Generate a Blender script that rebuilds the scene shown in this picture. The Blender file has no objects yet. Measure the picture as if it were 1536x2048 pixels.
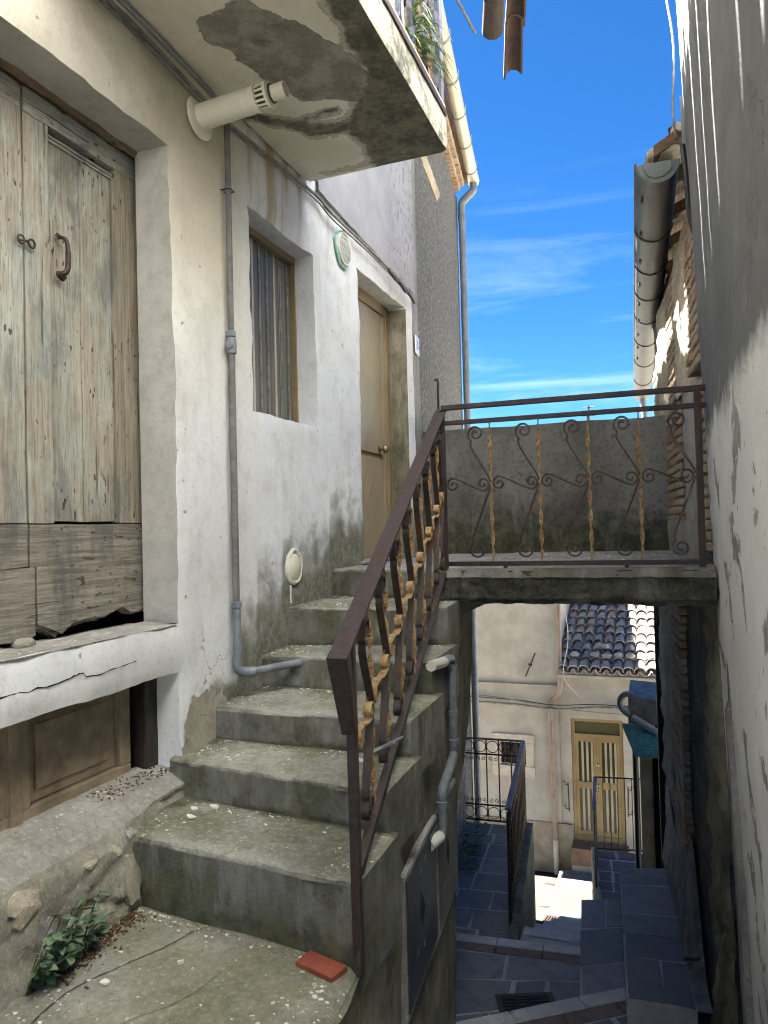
import bpy, bmesh, math, random
from mathutils import Vector, Matrix, noise as mnoise
random.seed(7)
R = math.radians
S = bpy.context.scene
COL = S.collection

# ------------------------------------------------------------------ camera
cd = bpy.data.cameras.new('camera')
cam = bpy.data.objects.new('camera', cd)
COL.objects.link(cam)
cd.sensor_fit = 'HORIZONTAL'; cd.sensor_width = 36.0; cd.lens = 36.0 * 1538 / 1536
cd.clip_start = 0.02; cd.clip_end = 6000
CAMROT = ((0.939900480, 0.031101546, 0.340029089),
    (0.340495017, -0.011003430, -0.940181933),
    (-0.025499626, 0.999455661, -0.020932050))
cam.matrix_world = Matrix(CAMROT).to_4x4()
S.camera = cam

# ------------------------------------------------------------------ sky, sun, exposure
SUN = Vector((-0.47, 0.06, 0.88)).normalized()          # direction towards the sun
el = math.asin(SUN.z); az = math.atan2(SUN.x, SUN.y)
W = bpy.data.worlds.new('World'); S.world = W; W.use_nodes = True
wt = W.node_tree; wt.nodes.clear()
wo = wt.nodes.new('ShaderNodeOutputWorld'); bg = wt.nodes.new('ShaderNodeBackground')
sky = wt.nodes.new('ShaderNodeTexSky'); sky.sky_type = 'NISHITA'; sky.sun_disc = False
sky.sun_elevation = el; sky.sun_rotation = az; sky.altitude = 1500
sky.air_density = 0.5; sky.dust_density = 0.2; sky.ozone_density = 3.0
hs = wt.nodes.new('ShaderNodeHueSaturation'); hs.inputs['Saturation'].default_value = 1.27; hs.inputs['Value'].default_value = 0.355
wt.links.new(sky.outputs[0], hs.inputs['Color'])
tcw = wt.nodes.new('ShaderNodeTexCoord'); mp = wt.nodes.new('ShaderNodeMapping')
mp.inputs['Scale'].default_value = (1.0, 1.0, 7.0); mp.inputs['Rotation'].default_value = (0.10, 0.16, 0.3)
wt.links.new(tcw.outputs['Generated'], mp.inputs['Vector'])
cn = wt.nodes.new('ShaderNodeTexNoise'); cn.inputs['Scale'].default_value = 2.3; cn.inputs['Detail'].default_value = 9
cn.inputs['Roughness'].default_value = 0.62; cn.inputs['Distortion'].default_value = 0.6
wt.links.new(mp.outputs[0], cn.inputs['Vector'])
cr = wt.nodes.new('ShaderNodeMapRange'); cr.interpolation_type = 'SMOOTHSTEP'
cr.inputs['From Min'].default_value = 0.46; cr.inputs['From Max'].default_value = 0.76
cr.inputs['To Max'].default_value = 0.5
wt.links.new(cn.outputs[0], cr.inputs['Value'])
sx = wt.nodes.new('ShaderNodeSeparateXYZ'); wt.links.new(tcw.outputs['Generated'], sx.inputs[0])
lowm = wt.nodes.new('ShaderNodeMapRange'); lowm.interpolation_type = 'SMOOTHSTEP'   # thin cloud lies low over the hills
lowm.inputs['From Min'].default_value = 0.46; lowm.inputs['From Max'].default_value = 0.12
wt.links.new(sx.outputs['Z'], lowm.inputs['Value'])
cm = wt.nodes.new('ShaderNodeMath'); cm.operation = 'MULTIPLY'
mp2 = wt.nodes.new('ShaderNodeMapping'); mp2.inputs['Scale'].default_value = (0.7, 0.7, 17.0); mp2.inputs['Rotation'].default_value = (0.0, 0.10, 0.0)
wt.links.new(tcw.outputs['Generated'], mp2.inputs['Vector'])
cn2 = wt.nodes.new('ShaderNodeTexNoise'); cn2.inputs['Scale'].default_value = 1.6; cn2.inputs['Detail'].default_value = 7; cn2.inputs['Roughness'].default_value = 0.55
wt.links.new(mp2.outputs[0], cn2.inputs['Vector'])
cr2 = wt.nodes.new('ShaderNodeMapRange'); cr2.interpolation_type = 'SMOOTHSTEP'; cr2.inputs['From Min'].default_value = 0.54; cr2.inputs['From Max'].default_value = 0.70; cr2.inputs['To Max'].default_value = 0.38
wt.links.new(cn2.outputs[0], cr2.inputs['Value'])
cmax = wt.nodes.new('ShaderNodeMath'); cmax.operation = 'MAXIMUM'; wt.links.new(cr.outputs[0], cmax.inputs[0]); wt.links.new(cr2.outputs[0], cmax.inputs[1])
wt.links.new(cmax.outputs[0], cm.inputs[0]); wt.links.new(lowm.outputs[0], cm.inputs[1])
cmx = wt.nodes.new('ShaderNodeMix'); cmx.data_type = 'RGBA'
wt.links.new(cm.outputs[0], cmx.inputs['Factor']); wt.links.new(hs.outputs[0], cmx.inputs['A'])
cmx.inputs['B'].default_value = (1.2, 1.55, 1.8, 1)
wt.links.new(cmx.outputs['Result'], bg.inputs['Color'])
bg.inputs['Strength'].default_value = 0.05
wt.links.new(bg.outputs[0], wo.inputs[0])

sd = bpy.data.lights.new('sun', 'SUN'); sd.energy = 5.0; sd.angle = R(0.53); sd.color = (1.0, 0.975, 0.925)
sun = bpy.data.objects.new('sun', sd); COL.objects.link(sun)
sun.rotation_euler = SUN.to_track_quat('Z', 'Y').to_euler(); sun.location = SUN * 30
S.view_settings.view_transform = 'Standard'; S.view_settings.look = 'None'
S.view_settings.gamma = 1.0; S.view_settings.use_curve_mapping = False
S.view_settings.exposure = 4.5
S.render.engine = 'CYCLES'
S.cycles.max_bounces = 6; S.cycles.diffuse_bounces = 5; S.cycles.glossy_bounces = 2; S.cycles.use_adaptive_sampling = True; S.cycles.adaptive_threshold = 0.02; S.cycles.caustics_reflective = False; S.cycles.caustics_refractive = False; S.cycles.use_denoising = True; S.cycles.filter_width = 1.1

# ------------------------------------------------------------------ node helpers
class NT:
    def __init__(s, name):
        s.m = bpy.data.materials.new(name); s.m.use_nodes = True
        s.t = s.m.node_tree; s.t.nodes.clear()
        s.out = s.t.nodes.new('ShaderNodeOutputMaterial'); s.b = s.t.nodes.new('ShaderNodeBsdfPrincipled')
        s.t.links.new(s.b.outputs[0], s.out.inputs[0]); s.tc = s.t.nodes.new('ShaderNodeTexCoord')
        s.b.inputs['Roughness'].default_value = 0.85
    def put(s, sock, v):
        if hasattr(v, 'is_linked') or hasattr(v, 'links'): s.t.links.new(v, sock)
        elif isinstance(v, (tuple, list)) and len(v) == 3 and sock.type == 'RGBA': sock.default_value = (*v, 1)
        else: sock.default_value = v
    def co(s, scale=(1, 1, 1), kind='Object', rot=(0, 0, 0), loc=(0, 0, 0)):
        mpn = s.t.nodes.new('ShaderNodeMapping'); s.t.links.new(s.tc.outputs[kind], mpn.inputs[0])
        mpn.inputs['Scale'].default_value = scale; mpn.inputs['Rotation'].default_value = rot; mpn.inputs['Location'].default_value = loc
        return mpn.outputs[0]
    def noise(s, scale=5, detail=6, rough=0.6, vec=None, dist=0.0, lo=None, hi=None):
        n = s.t.nodes.new('ShaderNodeTexNoise'); n.inputs['Scale'].default_value = scale; n.inputs['Detail'].default_value = detail
        n.inputs['Roughness'].default_value = rough; n.inputs['Distortion'].default_value = dist
        s.t.links.new(vec if vec is not None else s.tc.outputs['Object'], n.inputs['Vector'])
        return n.outputs[0] if lo is None else s.rng(n.outputs[0], lo, hi)
    def voro(s, scale=5, vec=None, feat='F1', out=0):
        n = s.t.nodes.new('ShaderNodeTexVoronoi'); n.feature = feat; n.inputs['Scale'].default_value = scale
        s.t.links.new(vec if vec is not None else s.tc.outputs['Object'], n.inputs['Vector']); return n.outputs[out]
    def rng(s, v, lo, hi, a=0.0, b=1.0, smooth=True):
        n = s.t.nodes.new('ShaderNodeMapRange'); n.interpolation_type = 'SMOOTHSTEP' if smooth else 'LINEAR'
        s.put(n.inputs['Value'], v); n.inputs['From Min'].default_value = lo; n.inputs['From Max'].default_value = hi
        n.inputs['To Min'].default_value = a; n.inputs['To Max'].default_value = b; return n.outputs[0]
    def ma(s, op, a, b=0.0):
        n = s.t.nodes.new('ShaderNodeMath'); n.operation = op; s.put(n.inputs[0], a); s.put(n.inputs[1], b); return n.outputs[0]
    def mix(s, f, a, b, mode='MIX'):
        n = s.t.nodes.new('ShaderNodeMix'); n.data_type = 'RGBA'; n.blend_type = mode
        s.put(n.inputs['Factor'], f); s.put(n.inputs['A'], a); s.put(n.inputs['B'], b); return n.outputs['Result']
    def attr(s, name):
        n = s.t.nodes.new('ShaderNodeAttribute'); n.attribute_name = name; return n.outputs['Fac']
    def sep(s):
        n = s.t.nodes.new('ShaderNodeSeparateXYZ'); s.t.links.new(s.tc.outputs['Object'], n.inputs[0]); return n.outputs
    def rand(s):
        n = s.t.nodes.new('ShaderNodeObjectInfo'); return n.outputs['Random']
    def bump(s, h, strength=0.4, dist=0.01, prev=None):
        n = s.t.nodes.new('ShaderNodeBump'); n.inputs['Strength'].default_value = strength; n.inputs['Distance'].default_value = dist
        s.put(n.inputs['Height'], h)
        if prev is not None: s.t.links.new(prev, n.inputs['Normal'])
        s.t.links.new(n.outputs[0], s.b.inputs['Normal']); return n.outputs[0]
    def done(s, col, rough=None, metal=None):
        s.put(s.b.inputs['Base Color'], col)
        if rough is not None: s.put(s.b.inputs['Roughness'], rough)
        if metal is not None: s.put(s.b.inputs['Metallic'], metal)
        return s.m

M = {}
def simple(name, c, rough=0.6, metal=0.0, var=0.25, scale=14, bump=0.15, c2=None):
    n = NT(name)
    f = n.noise(scale, 6, 0.65)
    a = c2 if c2 else tuple(x * (1 - var) for x in c)
    col = n.mix(n.rng(f, 0.35, 0.65), a, c)
    if bump: n.bump(n.noise(scale * 6, 5, 0.7), bump, 0.004)
    M[name] = n.done(col, rough, metal); return M[name]

# plaster of the left house: cream near, greyer white past the drain pipe, moss and runs as stains
def plaster_left():
    n = NT('plaster_left'); x, y, z = n.sep()
    big = n.noise(1.3, 5, 0.6); mid = n.noise(6, 6, 0.65); fine = n.noise(55, 4, 0.7)
    cream = n.mix(n.rng(big, 0.35, 0.65), (0.60, 0.55, 0.43), (0.68, 0.65, 0.565))
    white = n.mix(n.rng(big, 0.35, 0.65), (0.62, 0.645, 0.68), (0.70, 0.725, 0.765))
    f = n.rng(n.ma('ADD', y, n.ma('MULTIPLY', mid, 0.5)), 3.72, 4.25)
    lowz = n.rng(z, 1.7, 0.2)
    f = n.ma('MAXIMUM', f, n.ma('MULTIPLY', lowz, 0.8))
    col = n.mix(f, cream, white)
    col = n.mix(n.ma('MULTIPLY', n.rng(mid, 0.46, 0.72), 0.42), col, (0.45, 0.42, 0.36))
    col = n.mix(n.ma('MULTIPLY', n.rng(n.noise(2.6, 7, 0.7, n.co((1, 2.4, 0.6), loc=(0, 5, 2))), 0.5, 0.72), 0.35), col, (0.40, 0.375, 0.33))
    col = n.mix(n.ma('MULTIPLY', n.rng(n.noise(34, 5, 0.7), 0.50, 0.70), 0.32), col, (0.38, 0.36, 0.32))
    col = n.mix(n.ma('MULTIPLY', n.rng(n.noise(95, 4, 0.75), 0.52, 0.72), 0.25), col, (0.33, 0.31, 0.28))
    # yellowish / brown runs under the cable line
    run = n.noise(1.0, 6, 0.65, n.co((1, 5.5, 0.40)))
    runm = n.ma('MULTIPLY', n.rng(run, 0.44, 0.66), n.attr('run'))
    col = n.mix(n.ma('MULTIPLY', runm, 0.8), col, n.mix(n.rng(n.noise(3, 4, 0.6), 0.4, 0.6), (0.36, 0.27, 0.13), (0.23, 0.22, 0.09)))
    # moss climbing from the steps
    edge = n.ma('ADD', n.attr('moss'), n.ma('MULTIPLY', n.ma('SUBTRACT', n.noise(5.5, 8, 0.7), 0.5), 1.5))
    mm = n.rng(edge, 0.18, 0.80)
    moss = n.mix(n.rng(n.noise(22, 6, 0.7), 0.4, 0.62), (0.060, 0.064, 0.036), (0.17, 0.165, 0.115))
    col = n.mix(n.ma('MULTIPLY', mm, 0.92), col, moss)
    # bare render patches with a ragged edge
    bare = n.rng(n.ma('ADD', n.attr('bare'), n.ma('MULTIPLY', n.ma('SUBTRACT', n.noise(9, 6, 0.6), 0.5), 0.8)), 0.48, 0.53)
    col = n.mix(bare, col, n.mix(n.rng(mid, 0.4, 0.6), (0.24, 0.22, 0.17), (0.34, 0.31, 0.24)))
    # pits
    pit = n.rng(n.noise(17, 3, 0.5), 0.72, 0.76)
    col = n.mix(pit, col, (0.30, 0.27, 0.22))
    # hairline cracks
    vw = n.t.nodes.new('ShaderNodeVectorMath'); vw.operation = 'ADD'
    nz = n.t.nodes.new('ShaderNodeTexNoise'); nz.inputs['Scale'].default_value = 4; nz.inputs['Detail'].default_value = 6
    n.t.links.new(n.tc.outputs['Object'], nz.inputs['Vector']); n.t.links.new(n.tc.outputs['Object'], vw.inputs[0])
    n.t.links.new(nz.outputs['Color'], vw.inputs[1])
    v = n.voro(0.9, vw.outputs[0], 'DISTANCE_TO_EDGE')
    crack = n.ma('MULTIPLY', n.rng(v, 0.007, 0.0), n.rng(n.noise(1.7, 2, 0.5), 0.56, 0.64))
    col = n.mix(n.ma('MULTIPLY', crack, 0.7), col, (0.16, 0.14, 0.11))
    h = n.ma('ADD', n.ma('MULTIPLY', fine, 0.25), n.ma('ADD', n.ma('MULTIPLY', mid, 0.7), n.ma('MULTIPLY', bare, -0.5)))
    h = n.ma('ADD', h, n.ma('MULTIPLY', crack, -0.6))
    n.bump(h, 0.55, 0.012)
    M['plaster_left'] = n.done(col, 0.92)
plaster_left()

def concrete(name, c1, c2, moss=0.5, mossc=((0.045, 0.047, 0.025), (0.10, 0.10, 0.055)), grit=True, bumps=0.6, scale=1.0, flecks=0.0):
    n = NT(name)
    big = n.noise(2.2 * scale, 6, 0.65); mid = n.noise(11 * scale, 7, 0.7); fine = n.noise(90 * scale, 4, 0.75)
    col = n.mix(n.rng(big, 0.35, 0.65), c1, c2)
    col = n.mix(n.ma('MULTIPLY', n.rng(mid, 0.4, 0.7), 0.5), col, tuple(x * 0.62 for x in c1))
    mm = n.rng(n.ma('ADD', n.noise(3.1 * scale, 8, 0.72), moss - 0.5), 0.42, 0.62)
    col = n.mix(n.ma('MULTIPLY', mm, 0.85), col, n.mix(n.rng(mid, 0.4, 0.6), *mossc))
    if name in ('riser', 'sidewall', 'slab'):
        stv = n.noise(3.2, 7, 0.7, n.co((2.2, 2.2, 0.45), loc=(1, 2, 3)))
        col = n.mix(n.ma('MULTIPLY', n.rng(stv, 0.5, 0.68), 0.6), col, tuple(min(1, x * 1.3) for x in c2)); col = n.mix(n.ma('MULTIPLY', n.rng(stv, 0.48, 0.34), 0.45), col, tuple(x * 0.45 for x in c1))
    if name in ('tread', 'floor', 'ledge', 'plinth', 'landing', 'slab', 'darkstone', 'palestone', 'greyrender'):
        sp1 = n.noise(42, 5, 0.75); col = n.mix(n.ma('MULTIPLY', n.rng(sp1, 0.52, 0.68), 0.40), col, tuple(min(1, x * 1.55) for x in c2)); col = n.mix(n.ma('MULTIPLY', n.rng(sp1, 0.46, 0.34), 0.5), col, tuple(x * 0.5 for x in c1))
    col = n.mix(n.ma('MULTIPLY', n.rng(fine, 0.55, 0.75), 0.35), col, tuple(min(1, x * 1.5) for x in c2))
    if name in ('tread', 'riser'):
        wn_ = n.ma('ADD', n.attr('wear'), n.ma('MULTIPLY', n.ma('SUBTRACT', mid, 0.5), 0.9)); col = n.mix(n.ma('MULTIPLY', n.rng(wn_, 0.5, 0.95), 0.7), col, n.mix(n.rng(fine, 0.4, 0.6), (0.28, 0.275, 0.245), (0.42, 0.415, 0.375)))
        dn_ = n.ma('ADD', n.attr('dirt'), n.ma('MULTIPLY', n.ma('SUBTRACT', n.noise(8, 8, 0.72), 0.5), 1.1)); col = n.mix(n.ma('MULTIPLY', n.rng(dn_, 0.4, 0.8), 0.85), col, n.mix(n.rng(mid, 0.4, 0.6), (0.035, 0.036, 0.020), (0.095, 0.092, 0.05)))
    if flecks:
        fl = n.rng(n.noise(38 * scale, 2, 0.5), 0.70 - flecks * .05, 0.73 - flecks * .05)
        col = n.mix(fl, col, (0.55, 0.53, 0.46))
    n.bump(n.ma('ADD', mid, n.ma('MULTIPLY', fine, 0.5 if grit else 0.1)), bumps, 0.012)
    M[name] = n.done(col, 0.95)
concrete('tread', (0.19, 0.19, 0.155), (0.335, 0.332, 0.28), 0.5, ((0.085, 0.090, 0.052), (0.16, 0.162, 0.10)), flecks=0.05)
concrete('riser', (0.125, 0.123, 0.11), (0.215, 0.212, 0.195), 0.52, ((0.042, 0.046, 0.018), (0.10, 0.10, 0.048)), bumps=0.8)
concrete('floor', (0.185, 0.182, 0.15), (0.29, 0.285, 0.235), 0.52, ((0.125, 0.128, 0.075), (0.20, 0.20, 0.125)), flecks=0.05)
concrete('sidewall', (0.15, 0.135, 0.095), (0.25, 0.23, 0.17), 0.52, ((0.055, 0.055, 0.03), (0.12, 0.11, 0.065)))
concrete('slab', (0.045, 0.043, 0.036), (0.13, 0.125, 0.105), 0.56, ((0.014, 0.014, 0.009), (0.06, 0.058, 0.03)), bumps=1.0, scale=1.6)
concrete('landing', (0.20, 0.20, 0.19), (0.30, 0.30, 0.28), 0.4, ((0.07, 0.075, 0.05), (0.14, 0.14, 0.10)))
concrete('plinth', (0.23, 0.212, 0.165), (0.37, 0.345, 0.28), 0.42, ((0.12, 0.11, 0.075), (0.20, 0.182, 0.125)), bumps=1.0)
concrete('ledge', (0.25, 0.235, 0.205), (0.36, 0.35, 0.325), 0.40, ((0.17, 0.145, 0.095), (0.25, 0.21, 0.14)), bumps=0.8)
concrete('darkstone', (0.045, 0.042, 0.036), (0.14, 0.13, 0.11), 0.5, ((0.012, 0.012, 0.01), (0.04, 0.04, 0.03)), bumps=1.0)
concrete('palestone', (0.36, 0.31, 0.23), (0.58, 0.52, 0.40), 0.3, ((0.15, 0.13, 0.09), (0.25, 0.22, 0.16)), bumps=1.0)
concrete('greyrender', (0.24, 0.23, 0.21), (0.36, 0.35, 0.33), 0.35, ((0.10, 0.10, 0.08), (0.18, 0.17, 0.14)), bumps=0.6)
concrete('reveal', (0.38, 0.37, 0.335), (0.45, 0.44, 0.405), 0.2, ((0.32, 0.30, 0.26), (0.38, 0.36, 0.31)), grit=False, bumps=0.35)
concrete('nosing', (0.50, 0.50, 0.50), (0.66, 0.66, 0.66), 0.3, ((0.2, 0.2, 0.2), (0.3, 0.3, 0.29)), grit=False, bumps=0.3)
concrete('redband', (0.17, 0.125, 0.118), (0.25, 0.19, 0.178), 0.3, ((0.1, 0.08, 0.07), (0.16, 0.13, 0.12)), grit=False, bumps=0.3)
concrete('joint', (0.42, 0.42, 0.42), (0.56, 0.56, 0.56), 0.15, ((0.3, 0.3, 0.3), (0.4, 0.4, 0.39)))

def parapet_mat():
    n = NT('parapet'); x, y, z = n.sep()
    mid = n.noise(9, 8, 0.72); big = n.noise(2, 5, 0.6)
    col = n.mix(n.rng(big, 0.35, 0.65), (0.075, 0.073, 0.066), (0.135, 0.132, 0.12))
    col = n.mix(n.ma('MULTIPLY', n.rng(n.ma('ADD', x, n.ma('MULTIPLY', mid, .4)), -0.55, 0.1), 0.7), col, (0.27, 0.26, 0.245))
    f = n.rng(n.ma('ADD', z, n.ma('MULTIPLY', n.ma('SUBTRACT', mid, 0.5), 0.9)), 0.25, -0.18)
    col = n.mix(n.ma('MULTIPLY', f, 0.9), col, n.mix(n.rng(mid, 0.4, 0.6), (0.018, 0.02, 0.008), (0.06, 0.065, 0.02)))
    col = n.mix(n.ma('MULTIPLY', n.rng(n.noise(26, 7, 0.75), 0.48, 0.66), 0.65), col, (0.035, 0.032, 0.026)); col = n.mix(n.ma('MULTIPLY', n.rng(n.noise(3.5, 8, 0.72, n.co((2.4, 1, 0.55))), 0.52, 0.7), 0.5), col, (0.20, 0.195, 0.18))
    n.bump(n.ma('ADD', mid, n.ma('MULTIPLY', n.noise(80, 3, 0.7), 0.4)), 0.6, 0.01)
    M['parapet'] = n.done(col, 0.95)
parapet_mat()

def balcony_mat():
    n = NT('balcony_concrete')
    mid = n.noise(7, 8, 0.7); big = n.noise(2.3, 6, 0.6, dist=1.2)
    col = n.mix(n.rng(n.noise(1.6, 5, 0.6), 0.35, 0.65), (0.62, 0.585, 0.49), (0.74, 0.715, 0.64))
    col = n.mix(n.ma('MULTIPLY', n.rng(mid, 0.5, 0.7), 0.3), col, (0.40, 0.35, 0.24))
    wob = n.ma('ADD', n.ma('MULTIPLY', n.ma('SUBTRACT', big, 0.5), 1.1), n.ma('MULTIPLY', n.ma('SUBTRACT', n.noise(9, 8, 0.72), 0.5), 1.0))
    mo = n.ma('ADD', n.attr('moss'), wob)
    mossc = n.mix(n.rng(n.ma('ADD', n.ma('MULTIPLY', mid, .6), n.ma('MULTIPLY', n.noise(26, 6, 0.75), .4)), 0.40, 0.62), (0.035, 0.034, 0.022), (0.17, 0.162, 0.11))
    col = n.mix(n.ma('MULTIPLY', n.rng(mo, 0.26, 0.72), 0.95), col, mossc)
    gr = n.rng(n.ma('ABSOLUTE', n.ma('SUBTRACT', mo, 0.36)), 0.10, 0.0)
    col = n.mix(n.ma('MULTIPLY', gr, 0.55), col, (0.16, 0.15, 0.06))
    ba = n.rng(n.ma('ADD', n.attr('bare'), n.ma('MULTIPLY', n.ma('SUBTRACT', n.noise(8, 6, 0.6), 0.5), 0.35)), 0.49, 0.51)
    barec = n.mix(n.rng(mid, 0.40, 0.64), (0.19, 0.18, 0.15), (0.32, 0.31, 0.265))
    barec = n.mix(n.ma('MULTIPLY', n.rng(n.noise(5, 9, 0.78), 0.54, 0.68), 0.75), barec, (0.075, 0.07, 0.055))
    barec = n.mix(n.ma('MULTIPLY', n.rng(n.noise(45, 5, 0.75), 0.55, 0.7), 0.5), barec, (0.40, 0.39, 0.35))
    col = n.mix(ba, col, barec)
    h = n.ma('ADD', n.ma('MULTIPLY', mid, 0.6), n.ma('ADD', n.ma('MULTIPLY', n.noise(70, 4, 0.7), 0.35), n.ma('MULTIPLY', ba, -1.6)))
    n.bump(h, 0.8, 0.014)
    M['balcony_concrete'] = n.done(col, 0.93)
balcony_mat()

def pebble_mat():
    n = NT('pebbledash'); x, y, z = n.sep()
    v = n.voro(26, n.co((1, 1, 0.8))); big = n.noise(1.2, 6, 0.6)
    col = n.mix(n.rng(v, 0.05, 0.55), (0.25, 0.255, 0.265), (0.085, 0.086, 0.088))
    col = n.mix(n.ma('MULTIPLY', n.rng(big, 0.4, 0.7), 0.55), col, (0.115, 0.112, 0.11))
    sm = n.rng(n.ma('ADD', y, n.ma('MULTIPLY', big, 0.25)), 7.36, 7.28)       # smooth render strip beside the door
    col = n.mix(sm, col, n.mix(n.rng(n.noise(5, 7, 0.7, n.co((1, 2, 0.5))), 0.4, 0.6), (0.17, 0.17, 0.17), (0.25, 0.25, 0.25)))
    n.bump(n.ma('MULTIPLY', n.ma('SUBTRACT', 1.0, v), n.ma('SUBTRACT', 1.0, sm)), 1.0, 0.03)
    M['pebbledash'] = n.done(col, 0.95)
pebble_mat()

def scaly_mat():          # white coarse plaster above the green-numbered door
    n = NT('coarse_white')
    v = n.noise(15, 3, 0.5, n.co((1, 1.6, 0.9), rot=(0.5, 0, 0))); big = n.noise(1.4, 4, 0.6)
    m = n.ma('MULTIPLY', n.rng(v, 0.58, 0.63), n.rng(n.ma('ADD', big, n.attr('run')), 0.85, 1.25))
    col = n.mix(n.ma('MULTIPLY', m, 0.75), n.mix(n.rng(n.noise(2.2, 6, 0.65), 0.35, 0.65), (0.25, 0.255, 0.28), (0.32, 0.325, 0.355)), (0.13, 0.13, 0.135))
    n.bump(n.ma('ADD', n.noise(30, 5, 0.7), n.ma('MULTIPLY', m, -1.2)), 0.7, 0.012)
    M['coarse_white'] = n.done(col, 0.92)
scaly_mat()

def rightwall_mat():
    n = NT('plaster_right'); x, y, z = n.sep()
    big = n.noise(1.5, 6, 0.6); st = n.noise(3.0, 8, 0.68, n.co((1, 0.55, 0.75))); fine = n.noise(60, 4, 0.7, n.co((1, 0.5, 1)))
    col = n.mix(n.rng(big, 0.35, 0.65), (0.62, 0.63, 0.64), (0.72, 0.73, 0.74))
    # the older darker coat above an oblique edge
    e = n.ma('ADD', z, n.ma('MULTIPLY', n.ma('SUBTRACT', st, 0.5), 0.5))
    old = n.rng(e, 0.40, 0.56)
    old_bounce_c = n.mix(n.rng(n.ma('ADD', n.ma('MULTIPLY', st, 0.55), n.ma('MULTIPLY', n.noise(4.5, 7, 0.7), 0.45)), 0.38, 0.62), (0.048, 0.050, 0.048), (0.095, 0.098, 0.094))
    old_bounce_c = n.mix(n.rng(z, 2.3, 3.4), old_bounce_c, n.mix(n.rng(st, 0.38, 0.62), (0.735, 0.735, 0.715), (0.81, 0.81, 0.795)))  # pale top painted in to bounce more sunlight onto the left facade
    col = n.mix(n.ma('MULTIPLY', old, 0.9), col, old_bounce_c)
    # flaked patches
    fl = n.noise(3.4, 8, 0.62, n.co((1, 0.5, 0.75)), dist=0.5)
    flm = n.ma('MULTIPLY', n.rng(fl, 0.57, 0.58), n.rng(z, 0.9, 0.2))
    col = n.mix(flm, col, n.mix(n.rng(n.noise(14, 5, 0.6), 0.4, 0.6), (0.21, 0.205, 0.19), (0.32, 0.315, 0.295)))
    col = n.mix(n.ma('MULTIPLY', n.rng(st, 0.5, 0.75), 0.22), col, (0.16, 0.152, 0.13))
    grit = n.noise(130, 4, 0.75); col = n.mix(n.ma('MULTIPLY', n.rng(grit, 0.5, 0.7), 0.3), col, (0.12, 0.115, 0.105))
    pitr = n.rng(n.noise(21, 3, 0.5), 0.70, 0.74); col = n.mix(pitr, col, (0.10, 0.095, 0.085))
    v2 = n.t.nodes.new('ShaderNodeVectorMath'); v2.operation = 'ADD'; nz2 = n.t.nodes.new('ShaderNodeTexNoise'); nz2.inputs['Scale'].default_value = 3; nz2.inputs['Detail'].default_value = 7
    n.t.links.new(n.tc.outputs['Object'], nz2.inputs['Vector']); n.t.links.new(n.tc.outputs['Object'], v2.inputs[0]); n.t.links.new(nz2.outputs['Color'], v2.inputs[1])
    ck = n.ma('MULTIPLY', n.rng(n.voro(1.1, v2.outputs[0], 'DISTANCE_TO_EDGE'), 0.008, 0.0), n.rng(n.noise(1.4, 2, 0.5), 0.5, 0.6)); col = n.mix(n.ma('MULTIPLY', ck, 0.75), col, (0.06, 0.055, 0.05))
    h = n.ma('ADD', n.ma('MULTIPLY', fine, 0.45), n.ma('ADD', n.ma('MULTIPLY', n.noise(9, 6, 0.65), 0.6), n.ma('MULTIPLY', flm, -0.8))); h = n.ma('ADD', h, n.ma('MULTIPLY', n.ma('ADD', pitr, ck), -0.6)); h = n.ma('ADD', h, n.ma('MULTIPLY', grit, 0.25))
    n.bump(h, 0.6, 0.015)
    M['plaster_right'] = n.done(col, 0.92)
rightwall_mat()

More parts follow.
